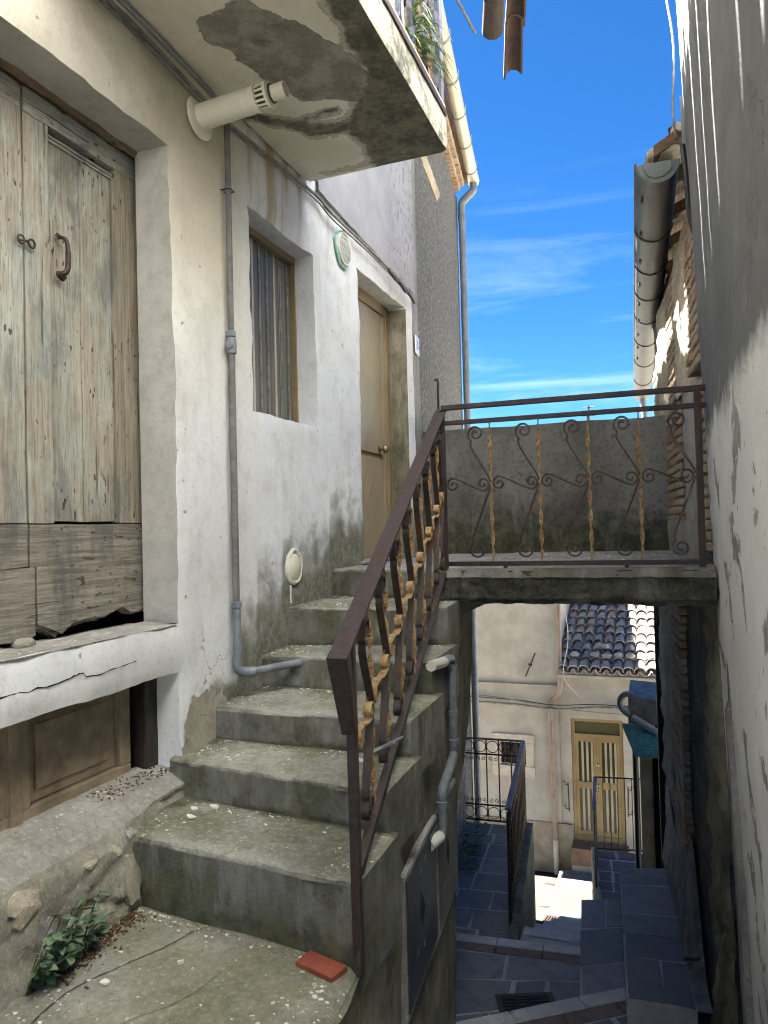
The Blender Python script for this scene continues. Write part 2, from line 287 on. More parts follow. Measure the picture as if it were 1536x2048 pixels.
def wood(name, axis, paint=0.5, base=((0.29, 0.245, 0.175), (0.45, 0.40, 0.31)), dark=(0.06, 0.045, 0.03), paintc=((0.40, 0.46, 0.40), (0.58, 0.60, 0.52)), holes=True):
    n = NT(name)
    sc = (11, 11, 0.45) if axis == 'z' else (11, 0.5, 13)
    v = n.co(sc)
    g = n.noise(5.5, 9, 0.72, v, dist=0.15); g2 = n.noise(17, 7, 0.75, v)
    col = n.mix(n.rng(g, 0.35, 0.65), *base)
    col = n.mix(n.ma('MULTIPLY', n.rng(g2, 0.48, 0.70), 0.7), col, tuple(x * 0.42 for x in base[0]))
    pf = n.ma('ADD', n.noise(2.2, 8, 0.7, n.co((1.5, 1.5, 0.7))), paint - 0.5)
    pm = n.ma('MULTIPLY', n.rng(pf, 0.42, 0.58), n.rng(g2, 0.62, 0.44))
    col = n.mix(n.ma('MULTIPLY', pm, 0.9), col, n.mix(n.rng(n.noise(1.3, 4, 0.6), 0.35, 0.65), *paintc))
    gp = n.noise(2.4, 7, 0.7, n.co((2.2, 2.2, 0.8), loc=(2, 7, 1))); col = n.mix(n.ma('MULTIPLY', n.rng(gp, 0.5, 0.66), 0.6), col, tuple(x * 0.6 for x in (base[0][1] * .95, base[0][1] * 1.0, base[0][1] * 1.02)))
    col = n.mix(n.ma('MULTIPLY', n.rng(gp, 0.44, 0.30), 0.4), col, tuple(min(1, x * 1.25) for x in base[1]))
    og = n.rng(n.noise(1.9, 6, 0.6, n.co((4.5, 4.5, 0.5), loc=(3, 1, 0))), 0.62, 0.70)
    col = n.mix(n.ma('MULTIPLY', og, 0.75), col, (0.36, 0.19, 0.08))
    h = n.ma('ADD', g, n.ma('MULTIPLY', g2, 0.8))
    if holes:
        hv = n.noise(46, 2, 0.4, n.co((1, 1, 0.36) if axis == 'z' else (1, 0.36, 1)))
        hm = n.ma('MULTIPLY', n.rng(hv, 0.66, 0.68), n.rng(n.noise(2.6, 3, 0.5), 0.45, 0.58))
        cr = n.rng(n.noise(3.6, 3, 0.5, v), 0.66, 0.70)
        hm = n.ma('MAXIMUM', hm, n.ma('MULTIPLY', cr, 0.8))
        col = n.mix(hm, col, dark); h = n.ma('ADD', h, n.ma('MULTIPLY', hm, -1.6))
    n.bump(h, 0.5, 0.006)
    M[name] = n.done(col, 0.9)
wood('wood_v', 'z', 0.50, base=((0.22, 0.19, 0.145), (0.38, 0.34, 0.275)), paintc=((0.29, 0.335, 0.31), (0.45, 0.465, 0.415)))
wood('wood_stile', 'z', 0.34, base=((0.20, 0.17, 0.125), (0.35, 0.31, 0.24)), paintc=((0.29, 0.335, 0.31), (0.42, 0.43, 0.38)))
wood('wood_h', 'y', 0.22, base=((0.13, 0.115, 0.09), (0.29, 0.265, 0.22)), paintc=((0.3, 0.3, 0.27), (0.38, 0.37, 0.33)))
wood('wood_top', 'y', 0.6, base=((0.22, 0.19, 0.145), (0.38, 0.34, 0.275)), paintc=((0.29, 0.345, 0.33), (0.42, 0.45, 0.41)))
wood('wood_brown', 'y', 0.0, base=((0.15, 0.105, 0.065), (0.27, 0.20, 0.13)), holes=True)
wood('wood_dark', 'y', 0.0, base=((0.05, 0.03, 0.015), (0.13, 0.08, 0.04)))

def rust(name, c1, c2, c3, scale=30, metal=0.3, rough=0.6):
    n = NT(name); a = n.noise(scale, 7, 0.7); b = n.noise(scale * 0.35, 4, 0.6)
    col = n.mix(n.rng(a, 0.38, 0.62), c1, c2); col = n.mix(n.rng(b, 0.5, 0.66), col, c3)
    n.bump(n.noise(scale * 5, 4, 0.7), 0.6, 0.003); M[name] = n.done(col, rough, metal)
rust('rail_brown', (0.016, 0.009, 0.0085), (0.036, 0.021, 0.0195), (0.034, 0.014, 0.009), 34, 0.0, 0.62)
rust('rust_yellow', (0.33, 0.225, 0.10), (0.19, 0.085, 0.03), (0.37, 0.28, 0.14), 55, 0.0, 0.8)
rust('iron_dark', (0.020, 0.017, 0.016), (0.05, 0.035, 0.028), (0.07, 0.03, 0.015), 26, 0.3, 0.55)
rust('iron_blue', (0.05, 0.06, 0.09), (0.10, 0.12, 0.17), (0.06, 0.05, 0.05), 20, 0.2, 0.5)
rust('iron_handle', (0.035, 0.022, 0.018), (0.07, 0.042, 0.032), (0.03, 0.02, 0.018), 40, 0.2, 0.6)

simple('pvc_grey', (0.20, 0.22, 0.245), 0.5, c2=(0.13, 0.145, 0.165))
simple('pvc_greybrown', (0.17, 0.165, 0.16), 0.6, c2=(0.11, 0.10, 0.095))
simple('pvc_white', (0.66, 0.65, 0.60), 0.4, c2=(0.56, 0.54, 0.47), scale=5)
simple('cream_plastic', (0.70, 0.68, 0.58), 0.35, c2=(0.63, 0.60, 0.50), scale=5, bump=0)
simple('cover_cream', (0.66, 0.63, 0.50), 0.5, scale=4, bump=0)
simple('flue_dark', (0.05, 0.05, 0.05), 0.6)
simple('cable_grey', (0.24, 0.235, 0.22), 0.6, c2=(0.12, 0.115, 0.10))
simple('cable_black', (0.025, 0.025, 0.028), 0.55)
simple('cable_white', (0.6, 0.6, 0.58), 0.5)
simple('alu_gold', (0.30, 0.23, 0.135), 0.4, 0.25, c2=(0.25, 0.185, 0.10), scale=3, bump=0.03)
simple('door_gold', (0.36, 0.30, 0.21), 0.42, 0.15, c2=(0.31, 0.255, 0.175), scale=2, bump=0.03)
simple('door_gold_dark', (0.20, 0.15, 0.08), 0.5, 0.2)
simple('brass', (0.30, 0.25, 0.15), 0.3, 0.9)
simple('gutter_cream', (0.50, 0.47, 0.38), 0.45, 0.2, c2=(0.40, 0.37, 0.29), scale=3, bump=0.05)
simple('gutter_metal', (0.036, 0.036, 0.038), 0.6, 0.1, c2=(0.022, 0.021, 0.021), scale=4)
simple('gutter_cap', (0.085, 0.10, 0.10), 0.6, 0.1, scale=5)
simple('pipe_grey', (0.22, 0.245, 0.27), 0.5, c2=(0.15, 0.17, 0.19), scale=4)
simple('pipe_brown', (0.30, 0.22, 0.17), 0.5, c2=(0.20, 0.14, 0.10), scale=4)
simple('pipe_dark', (0.015, 0.016, 0.018), 0.5)
simple('cabinet', (0.10, 0.115, 0.14), 0.42, 0.55, c2=(0.065, 0.07, 0.085), scale=5, bump=0.1)
simple('cabinet_old', (0.17, 0.165, 0.15), 0.6, 0.3, c2=(0.10, 0.10, 0.09), scale=6)
simple('void', (0.006, 0.006, 0.007), 0.9, bump=0)
simple('dark_room', (0.012, 0.011, 0.010), 0.9, bump=0)
simple('red_tile', (0.30, 0.075, 0.042), 0.8, c2=(0.24, 0.06, 0.035), scale=30)
simple('sign_white', (0.80, 0.82, 0.85), 0.25, scale=4, bump=0, var=0.05)
simple('sign_blue', (0.03, 0.10, 0.40), 0.3, bump=0)
simple('flake', (0.70, 0.68, 0.60), 0.9, var=0.2)
simple('grit', (0.36, 0.34, 0.28), 0.95, var=0.5)
simple('leaf_litter', (0.16, 0.085, 0.045), 0.95, var=0.5)
simple('stem', (0.10, 0.11, 0.04), 0.8)
simple('terracotta', (0.33, 0.14, 0.075), 0.85)
simple('green_smear', (0.20, 0.44, 0.37), 0.6, c2=(0.38, 0.56, 0.50))
simple('far_wall', (0.45, 0.415, 0.355), 0.92, c2=(0.36, 0.33, 0.275), scale=2.5, bump=0.5)
simple('far_wall_low', (0.32, 0.28, 0.21), 0.95, c2=(0.22, 0.19, 0.14), scale=5, bump=0.8)
simple('far_stone', (0.55, 0.49, 0.41), 0.9, c2=(0.44, 0.39, 0.32), scale=9, bump=0.6)
simple('far_step', (0.20, 0.13, 0.09), 0.9, c2=(0.15, 0.095, 0.065), scale=5)
simple('street_joint', (0.042, 0.04, 0.035), 0.95, scale=6)
simple('drain_rib', (0.026, 0.0175, 0.013), 0.9)
simple('drain_plate', (0.012, 0.007, 0.0055), 0.9)
simple('drain_slab', (0.055, 0.052, 0.047), 0.9)
simple('bounce_stone', (0.20, 0.19, 0.165), 0.9, scale=3)
simple('white_step', (0.16, 0.155, 0.147), 0.85, scale=5)
simple('brown_block', (0.085, 0.055, 0.028), 0.95, c2=(0.045, 0.03, 0.017), scale=9)
simple('far_door_gold', (0.32, 0.23, 0.105), 0.4, 0.1, c2=(0.26, 0.18, 0.075), scale=3, bump=0.05)
simple('far_door_cream', (0.42, 0.36, 0.24), 0.5, scale=3, bump=0.05)
simple('awning_green', (0.20, 0.50, 0.45), 0.6, c2=(0.12, 0.36, 0.32), scale=16)
simple('tarp_grey', (0.24, 0.24, 0.245), 0.8, c2=(0.12, 0.122, 0.127), scale=6)
simple('hill', (0.07, 0.11, 0.04), 0.95, scale=0.02, bump=0)
simple('earth', (0.20, 0.18, 0.14), 0.95, scale=0.5, bump=0)
simple('cellar_panel', (0.30, 0.24, 0.165), 0.8, c2=(0.18, 0.14, 0.09), scale=7)
simple('pot', (0.28, 0.12, 0.07), 0.8)
simple('pink_wall', (0.62, 0.50, 0.45), 0.9, scale=3, c2=(0.5, 0.4, 0.36))

def glass(name, c, rough=0.08):
    n = NT(name); n.b.inputs['IOR'].default_value = 1.5
    M[name] = n.done(c, rough, 0.0)
glass('pane_dark', (0.02, 0.022, 0.024)); glass('pane_green', (0.09, 0.085, 0.04), 0.12)

def curtain():
    n = NT('curtain'); x, y, z = n.sep()
    s = n.noise(1.0, 2, 0.5, n.co((0, 26, 0)))
    col = n.mix(n.rng(s, 0.42, 0.58), (0.055, 0.054, 0.052), (0.12, 0.118, 0.112))
    st = n.rng(n.noise(1.0, 1, 0.5, n.co((0, 40, 0), loc=(0, 3.3, 0))), 0.60, 0.66)
    col = n.mix(st, col, (0.34, 0.33, 0.31))
    M['curtain'] = n.done(col, 0.35)
curtain()

def piece_mat(name, cols, rough=0.9, bump=0.5, scale=8, soil=0.3, soilc=(0.05, 0.045, 0.04), lich=(0.45, 0.43, 0.4)):
    n = NT(name); r = n.rand(); nn = n.noise(scale, 6, 0.65, None)
    cr_ = n.t.nodes.new('ShaderNodeValToRGB'); e = cr_.color_ramp.elements
    cr_.color_ramp.interpolation = 'CONSTANT' if len(cols) > 4 else 'LINEAR'
    for i, c in enumerate(cols):
        p = i / max(1, len(cols) - 1)
        q = e[i] if i < 2 else e.new(p)
        q.position = p if len(cols) <= 4 else i / len(cols); q.color = (*c, 1)
    n.t.links.new(r, cr_.inputs[0])
    col = n.mix(n.ma('MULTIPLY', n.rng(nn, 0.45, 0.7), soil), cr_.outputs[0], soilc)
    col = n.mix(n.ma('MULTIPLY', n.rng(n.noise(scale * 7, 4, 0.7), 0.48, 0.78), 0.3), col, lich)
    n.bump(n.ma('ADD', nn, n.ma('MULTIPLY', n.noise(scale * 6, 4, 0.7), 0.5)), bump, 0.01)
    M[name] = n.done(col, rough)
piece_mat('slate', [(0.085, 0.095, 0.112), (0.15, 0.16, 0.178), (0.215, 0.222, 0.235), (0.12, 0.128, 0.15)], 0.6, 0.9, 6, 0.5, lich=(0.3, 0.3, 0.3))
piece_mat('slate_red', [(0.085, 0.055, 0.055), (0.07, 0.065, 0.07), (0.12, 0.08, 0.075), (0.09, 0.085, 0.09)], 0.65)
piece_mat('street_stone', [(0.016, 0.0155, 0.0135), (0.022, 0.0205, 0.018), (0.012, 0.0118, 0.011), (0.019, 0.0175, 0.014)], 0.9, soil=0.5, soilc=(0.008, 0.0075, 0.006), lich=(0.032, 0.03, 0.027))
piece_mat('brick', [(0.30, 0.22, 0.145), (0.36, 0.29, 0.21), (0.31, 0.19, 0.115), (0.37, 0.32, 0.245)], 0.95, 0.9, 14, 0.5)
piece_mat('rooftile', [(0.33, 0.30, 0.275), (0.38, 0.345, 0.31), (0.28, 0.262, 0.245), (0.40, 0.35, 0.30), (0.24, 0.232, 0.225), (0.40, 0.31, 0.265)], 0.95, 0.6, 7, 0.35, (0.10, 0.09, 0.085))
piece_mat('eavetile', [(0.035, 0.024, 0.022), (0.06, 0.038, 0.032), (0.03, 0.022, 0.021), (0.045, 0.032, 0.028)], 0.95, 0.9, 9, 0.6, (0.012, 0.010, 0.010), (0.10, 0.075, 0.065))
def leafm(name, a, b):
    n = NT(name); col = n.mix(n.rng(n.noise(40, 3, 0.6), 0.35, 0.65), a, b)
    n.b.inputs['Subsurface Weight'].default_value = 0.0
    M[name] = n.done(col, 0.55)
for k_ in ('street_stone', 'street_joint', 'drain_rib', 'drain_plate', 'drain_slab', 'white_step', 'brown_block', 'rooftile', 'joint', 'bounce_stone', 'far_step', 'far_stone'):
    [q for q in M[k_].node_tree.nodes if q.type == 'BSDF_PRINCIPLED'][0].inputs['Specular IOR Level'].default_value = 0.04
leafm('leaf', (0.055, 0.11, 0.05), (0.13, 0.19, 0.10)); leafm('spider_leaf', (0.06, 0.14, 0.03), (0.30, 0.36, 0.16))

# ------------------------------------------------------------------ mesh helpers
WM = {}
def fn3(p, s=1.0): return mnoise.noise(Vector(p) * s)
def frac(p, s=1.0, o=4): return mnoise.fractal(Vector(p) * s, 0.8, 2.0, o)

class MB:
    def __init__(s): s.v = []; s.f = []; s.a = {}
    def add(s, vs, fs):
        o = len(s.v); s.v += [tuple(p) for p in vs]; s.f += [tuple(i + o for i in q) for q in fs]; return o
    def hexa(s, p):
        s.add(p, [(0, 3, 2, 1), (4, 5, 6, 7), (0, 1, 5, 4), (1, 2, 6, 5), (2, 3, 7, 6), (3, 0, 4, 7)]); return s
    def box(s, x0, x1, y0, y1, z0, z1):
        return s.hexa([(x0, y0, z0), (x1, y0, z0), (x1, y1, z0), (x0, y1, z0), (x0, y0, z1), (x1, y0, z1), (x1, y1, z1), (x0, y1, z1)])
    def prism(s, pts, ext):
        n = len(pts); e = Vector(ext); a = [Vector(p) for p in pts]
        s.add(a + [p + e for p in a], [tuple(range(n - 1, -1, -1)), tuple(range(n, 2 * n))] + [(i, (i + 1) % n, n + (i + 1) % n, n + i) for i in range(n)]); return s
    def frames(s, path):
        P = [Vector(p) for p in path]; T = []
        for i in range(len(P)):
            t = P[min(i + 1, len(P) - 1)] - P[max(i - 1, 0)]; T.append(t.normalized() if t.length > 1e-9 else Vector((0, 0, 1)))
        up = Vector((0, 0, 1)) if abs(T[0].z) < 0.9 else Vector((1, 0, 0)); Ns = []
        u = (up - T[0] * up.dot(T[0])).normalized()
        for t in T:
            u = (u - t * u.dot(t)); u = u.normalized() if u.length > 1e-6 else t.orthogonal().normalized(); Ns.append(u.copy())
        return P, T, Ns
    def tube(s, path, r, n=10, cap=True):
        P, T, N = s.frames(path); rr = r if isinstance(r, (list, tuple)) else [r] * len(P); vs = []; fs = []
        for p, t, u, q in zip(P, T, N, rr):
            w = t.cross(u)
            for k in range(n):
                a = 2 * math.pi * k / n; vs.append(p + u * (q * math.cos(a)) + w * (q * math.sin(a)))
        for i in range(len(P) - 1):
            for k in range(n): fs.append((i * n + k, i * n + (k + 1) % n, (i + 1) * n + (k + 1) % n, (i + 1) * n + k))
        if cap: fs += [tuple(range(n - 1, -1, -1)), tuple(range((len(P) - 1) * n, len(P) * n))]
        s.add(vs, fs); return s
    def ribbon(s, path, nrm, w, t):
        "flat bar: 2w wide along nrm, t thick"
        P, T, _ = s.frames(path); nn = Vector(nrm).normalized(); vs = []; fs = []
        for p, tt in zip(P, T):
            b = tt.cross(nn); b = b.normalized() if b.length > 1e-6 else Vector((0, 0, 1)); b *= t / 2
            vs += [p + nn * w + b, p - nn * w + b, p - nn * w - b, p + nn * w - b]
        for i in range(len(P) - 1):
            for k in range(4): fs.append((i * 4 + k, i * 4 + (k + 1) % 4, i * 4 + 4 + (k + 1) % 4, i * 4 + 4 + k))
        m = (len(P) - 1) * 4; fs += [(3, 2, 1, 0), (m, m + 1, m + 2, m + 3)]
        s.add(vs, fs); return s
    def twisted(s, a, b, w, t, turns, n=40, x0=0.12, x1=0.88):
        "flat bar from a to b, twisted between x0 and x1"
        a = Vector(a); b = Vector(b); d = (b - a).normalized(); u = d.orthogonal().normalized(); vv = d.cross(u); vs = []; fs = []
        for i in range(n + 1):
            f = i / n; g = min(1, max(0, (f - x0) / (x1 - x0))); th = g * turns * 2 * math.pi
            c = a.lerp(b, f); e = u * math.cos(th) + vv * math.sin(th); h = d.cross(e)
            ww = w if x0 < f < x1 else w * 0.35
            vs += [c + e * ww + h * t, c - e * ww + h * t, c - e * ww - h * t, c + e * ww - h * t]
        for i in range(n):
            for k in range(4): fs.append((i * 4 + k, i * 4 + (k + 1) % 4, i * 4 + 4 + (k + 1) % 4, i * 4 + 4 + k))
        fs += [(3, 2, 1, 0), (n * 4, n * 4 + 1, n * 4 + 2, n * 4 + 3)]; s.add(vs, fs); return s
    def lathe(s, prof, c, ax, n=24):
        ax = Vector(ax).normalized(); u = ax.orthogonal().normalized(); w = ax.cross(u); c = Vector(c); vs = []; fs = []
        for r, h in prof:
            for k in range(n):
                a = 2 * math.pi * k / n; vs.append(c + ax * h + u * (r * math.cos(a)) + w * (r * math.sin(a)))
        for i in range(len(prof) - 1):
            for k in range(n): fs.append((i * n + k, i * n + (k + 1) % n, (i + 1) * n + (k + 1) % n, (i + 1) * n + k))
        fs += [tuple(range(n - 1, -1, -1)), tuple(range((len(prof) - 1) * n, len(prof) * n))]
        s.add(vs, fs); return s
    def grid(s, fn, us, vs_, skip=None, flip=False, attrs=None):
        nu, nv = len(us), len(vs_); o = len(s.v)
        for v in vs_:
            for u in us:
                s.v.append(tuple(fn(u, v)))
                if attrs:
                    for k, g in attrs.items(): s.a.setdefault(k, {})[len(s.v) - 1] = g(u, v)
        for j in range(nv - 1):
            for i in range(nu - 1):
                if skip and skip((us[i] + us[i + 1]) / 2, (vs_[j] + vs_[j + 1]) / 2): continue
                q = (o + j * nu + i, o + j * nu + i + 1, o + (j + 1) * nu + i + 1, o + (j + 1) * nu + i)
                s.f.append(q[::-1] if flip else q)
        return s
    def mesh(s, name, mat, smooth=False, bevel=0.0, seg=2, jig=0.0, weld=False):
        me = bpy.data.meshes.new(name); me.from_pydata(s.v, [], s.f)
        bm = bmesh.new(); bm.from_mesh(me)
        if weld: bmesh.ops.remove_doubles(bm, verts=bm.verts, dist=1e-5)
        if bevel:
            bmesh.ops.bevel(bm, geom=[e for e in bm.edges if len(e.link_faces) == 2 and e.calc_face_angle(0) > 0.35], offset=bevel, segments=seg, affect='EDGES', profile=0.6)
        if jig:
            for v in bm.verts:
                p = v.co * 9; v.co += Vector((fn3(p), fn3(p + Vector((9, 3, 1))), fn3(p + Vector((2, 7, 5))))) * jig
        if not s.a:
            loose = [v for v in bm.verts if not v.link_faces]
            if loose: bmesh.ops.delete(bm, geom=loose, context='VERTS')
            bmesh.ops.recalc_face_normals(bm, faces=bm.faces) if not smooth == 'open' else None
        bm.to_mesh(me); bm.free()
        if s.a:
            for k, d in s.a.items():
                at = me.attributes.new(k, 'FLOAT', 'POINT'); at.data.foreach_set('value', [d.get(i, 0.0) for i in range(len(s.v))])
        if smooth:
            for p in me.polygons: p.use_smooth = True
            if smooth != 'all' and smooth != 'open':
                me.set_sharp_from_angle(angle=R(40))
        me.materials.append(M[mat]); return me
    def build(s, name, mat, parent=None, **k):
        return link(bpy.data.objects.new(name, s.mesh(name, mat, **k)), parent)

def link(o, parent=None, mw=None):
    COL.objects.link(o); mw = mw or Matrix.Identity(4)
    if parent is not None:
        o.parent = parent; o.matrix_parent_inverse = WM[parent.name].inverted()
    o.matrix_basis = mw; WM[o.name] = mw.copy(); return o
def thing(name, label, cat, loc, group=None):
    o = bpy.data.objects.new(name, None); o.empty_display_size = 0.1
    link(o, None, Matrix.Translation(Vector(loc))); return tag(o, label, cat, group)
def tag(o, label, cat, group=None):
    o['label'] = label; o['category'] = cat
    if group: o['group'] = group
    return o
def struct(o): o['kind'] = 'structure'; return o
def piece(name, me, mw, parent): return link(bpy.data.objects.new(name, me), parent, mw)
def lin(a, b, step):
    n = max(1, int(round((b - a) / step))); return [a + (b - a) * i / n for i in range(n + 1)]
def lats(stops, step):
    out = [stops[0]]
    for a, b in zip(stops, stops[1:]): out += lin(a, b, step(0.5 * (a + b)) if callable(step) else step)[1:]
    return out
def spiral(cx, cy, r0, r1, a0, turns, n=26):
    return [(cx + (r0 + (r1 - r0) * i / n) * math.cos(a0 + turns * 2 * math.pi * i / n), cy + (r0 + (r1 - r0) * i / n) * math.sin(a0 + turns * 2 * math.pi * i / n)) for i in range(n + 1)]
def smoothline(pts, n=12):
    "Catmull-Rom"
    P = [Vector(p) for p in pts]; P = [P[0] * 2 - P[1]] + P + [P[-1] * 2 - P[-2]]; out = []
    for i in range(1, len(P) - 2):
        for k in range(n):
            t = k / n; a, b, c, d = P[i - 1:i + 3]
            out.append(0.5 * ((2 * b) + (c - a) * t + (2 * a - 5 * b + 4 * c - d) * t * t + (3 * b - a - 3 * c + d) * t ** 3))
    out.append(P[-2]); return out
def sst(x, a, b):
    t = min(1, max(0, (x - a) / (b - a))); return t * t * (3 - 2 * t)

# ------------------------------------------------------------------ key lines of the place
FX = -2.15                                   # left facade plane
def side_x(y): return -1.055 - 0.0945 * (y - 2.77)        # outer edge of the stair
def grey_x(y): return FX - 0.135 * (y - 6.85)              # pebbledash house facade
def right_x(y): return 0.285 - 0.0909 * (y - 5.0)         # brick and stone house on the right
RIS = [(2.62, 2.47, -1.5, -1.222), (3.04, 2.89, -1.222, -1.05), (3.39, 3.33, -1.05, -0.88),
       (3.86, 3.86, -0.88, -0.70), (4.18, 4.36, -0.70, -0.468), (4.89, 4.64, -0.468, -0.27)]
LZ = -0.27

# ================================================================== SETTING
# ---- ground far below, hills
g = MB(); g.grid(lambda u, v: (u, v, -7.4), [-3000, -300, -60, -20, 0, 20, 60, 300, 3000], [-3000, -300, -60, 0, 16.5, 60, 300, 3000], skip=None)
struct(g.build('ground', 'earth'))
h = MB()
def hillz(x, y): return -7.3 + 60 * max(0, frac((x * .002, y * .002, 3)) + .55) * sst(y, 250, 520) + 22 * sst(y, 250, 500)
h.grid(lambda u, v: (u, v, hillz(u, v)), lin(-700, 700, 40), lin(240, 900, 40))
struct(h.build('hill', 'hill', smooth='open'))

# ---- alley floor: stepped paving beside and below the stair
def paved(name, corners, rows, mat, seed, gap=0.014, tk=0.03, jointmat='joint', offs=True, depth=0.5, jitter=0.012, cols=3):
    """quad a,b,c,d (a-b near edge left to right, d-c far edge) laid with cut stones; mortar bed under them"""
    rnd = random.Random(seed); a, b, c, d = [Vector(p) for p in corners]
    bed = MB(); up = Vector((0, 0, 1)); lowv = Vector((0, 0, -depth)); t_ = up * -0.004
    bed.hexa([a + lowv, b + lowv, c + lowv, d + lowv, a + t_, b + t_, c + t_, d + t_])
    root = struct(bed.build(name, jointmat))
    P = lambda u, v: a.lerp(b, u).lerp(d.lerp(c, u), v)
    v0 = 0.0
    hs_ = [rnd.uniform(0.75, 1.25) for _ in range(rows)]; tot = sum(hs_)
    for r_ in range(rows):
        v1 = v0 + hs_[r_] / tot
        n = cols + (rnd.random() < 0.35); cuts = [0]
        ws = [rnd.uniform(0.6, 1.4) for _ in range(n)]; sw = sum(ws); acc = 0
        for w in ws: acc += w / sw; cuts.append(acc)
        for u0, u1 in zip(cuts, cuts[1:]):
            L = (P(u1, v0) - P(u0, v0)).length; H = (P(u0, v1) - P(u0, v0)).length
            gu = gap / max(L, .01) * (u1 - u0); gv = gap / max(H, .01) * (v1 - v0)
            q = [P(u0 + gu, v0 + gv), P(u1 - gu, v0 + gv), P(u1 - gu, v1 - gv), P(u0 + gu, v1 - gv)]
            q = [p + Vector((rnd.uniform(-1, 1) * jitter, rnd.uniform(-1, 1) * jitter, 0)) for p in q]
            ctr = sum(q, Vector()) / 4; dz = rnd.uniform(-0.003, 0.004)
            m = MB(); lo = Vector((0, 0, -0.03)); hi = Vector((0, 0, dz))
            m.hexa([p - ctr + lo for p in q] + [p - ctr + hi for p in q])
            piece('paving_stone', m.mesh('paving_stone', mat, bevel=0.004, seg=1), Matrix.Translation(ctr), root)
        v0 = v1
    return root
# unseen paving added behind the viewer to bounce sunlight; then steps down
m = MB(); m.grid(lambda u, v: (u, v, -1.545 + .01 * fn3((u, v, 0), .7)), lin(-14, 14, .7), lin(-16, 1.0, .7)); struct(m.build('bounce_paving', 'bounce_stone', smooth='open'))
for i in range(7):
    y0 = 1.0 if i == 0 else 1.2 + (i - 1) * 0.62; y1 = 1.2 + i * 0.62
    z = -1.75 - i * 0.29
    m = MB(); m.box(side_x(y0 if i else 1.0) + 0.02, 0.55, y0, y1, z - 0.7, z)
    struct(m.build('alley_step', 'joint', bevel=0.01))
ZA, ZB, ZP = -3.55, -3.75, -3.95
A0, A1 = Vector((-1.62, 5.32, ZA)), Vector((0.20, 6.60, ZA))              # edge line of the first visible step
def bandquad(name, p0, p1, back0, back1, mat, z, n, parent=None, hh=0.06):
    d = (p1 - p0); nn = Vector((-d.y, d.x, 0)).normalized()
    root = None
    for i in range(n):
        u0, u1 = i / n + 0.002, (i + 1) / n - 0.002
        q = [p0.lerp(p1, u0) - nn * back1, p0.lerp(p1, u1) - nn * back1, p0.lerp(p1, u1) - nn * back0, p0.lerp(p1, u0) - nn * back0]
        m = MB(); m.hexa([p + Vector((0, 0, -hh)) for p in q] + q)
        m.build(name, mat, parent, bevel=0.008, jig=0.003)
dA = (A1 - A0); nA = Vector((-dA.y, dA.x, 0)).normalized()
near = paved('alley_paving', (A0 - nA * 1.15, A1 - nA * 1.15, A1 - nA * 0.29, A0 - nA * 0.29), 3, 'slate', 3, cols=4)
bandquad('nosing_stone', A0, A1, 0.0, 0.14, 'nosing', ZA, 4, near)
bandquad('band_stone', A0, A1, 0.146, 0.285, 'redband', ZA, 5, near)
m = MB(); m.prism([A0 - nA * .28 + Vector((0, 0, -.066)), A1 - nA * .28 + Vector((0, 0, -.066)), A1 - nA * .012 + Vector((0, 0, -.066)), A0 - nA * .012 + Vector((0, 0, -.066))], (0, 0, -0.5))
m.build('step_bed', 'joint', near)
B0, B1 = Vector((-2.35, 6.92, ZB)), Vector((-0.70, 7.04, ZB))
dB = (B1 - B0); nB = Vector((-dB.y, dB.x, 0)).normalized()
low = paved('alley_paving', ((-2.3, 4.75, ZB), (-0.55, 6.02, ZB), B1 - nB * 0.27, B0 - nB * 0.27), 3, 'slate', 9, cols=3)
bandquad('nosing_stone', B0, B1, 0.0, 0.13, 'nosing', ZB, 4, low)
bandquad('band_stone', B0, B1, 0.136, 0.262, 'redband', ZB, 4, low)
m = MB(); m.prism([B0 - nB * .26 + Vector((0, 0, -.066)), B1 - nB * .26 + Vector((0, 0, -.066)), B1 - nB * .012 + Vector((0, 0, -.066)), B0 - nB * .012 + Vector((0, 0, -.066))], (0, 0, -0.5))
m.build('step_bed', 'joint', low)
# drain grate on the lower flight
gr = thing('drain_grate', 'square dark iron drain grate set in the slate paving below the landing', 'grate', (-1.10, 5.95, ZB))
m = MB(); gx, gy = Vector((0.93, 0.36, 0)), Vector((-0.36, 0.93, 0)); gc = Vector((-1.08, 5.98, ZB + 0.006))
def gq(a, b, c, d, z0, z1):
    q = [gc + gx * a + gy * c, gc + gx * b + gy * c, gc + gx * b + gy * d, gc + gx * a + gy * d]
    return [p + Vector((0, 0, z0)) for p in q] + [p + Vector((0, 0, z1)) for p in q]
for s_ in (-1, 1):
    m.hexa(gq(-.23, .23, s_ * .2 - .02, s_ * .2 + .02, 0, .012)); m.hexa(gq(s_ * .21 - .02, s_ * .21 + .02, -.18, .18, 0, .0115))
m.build('frame', 'iron_dark', gr)
for k in range(9):
    m = MB(); c0 = -.16 + k * .04; m.hexa(gq(-.19, .19, c0 - .009, c0 + .009, 0, .010)); m.build('bar', 'iron_dark', gr)
m = MB(); m.hexa(gq(-.19, .19, -.18, .18, -.002, .001)); m.build('pit', 'void', gr)
# left terrace with railing
plat = paved('terrace_paving', ((-2.9, 6.98, ZP), (-1.47, 7.10, ZP), (-1.80, 10.15, ZP), (-2.9, 10.05, ZP)), 8, 'slate', 5, cols=3, depth=2.4)
m = MB()
e0, e1 = Vector((-1.47, 7.10, ZP)), Vector((-1.80, 10.15, ZP))
m.prism([e0 + Vector((0, 0, -2.5)), e0 + Vector((.09, 0, -2.5)), e1 + Vector((.09, .0, -2.5)), e1 + Vector((0, 0, -2.5))], (0, 0, 2.56))
m.build('kerb_wall', 'sidewall', plat, bevel=0.015, jig=0.006)
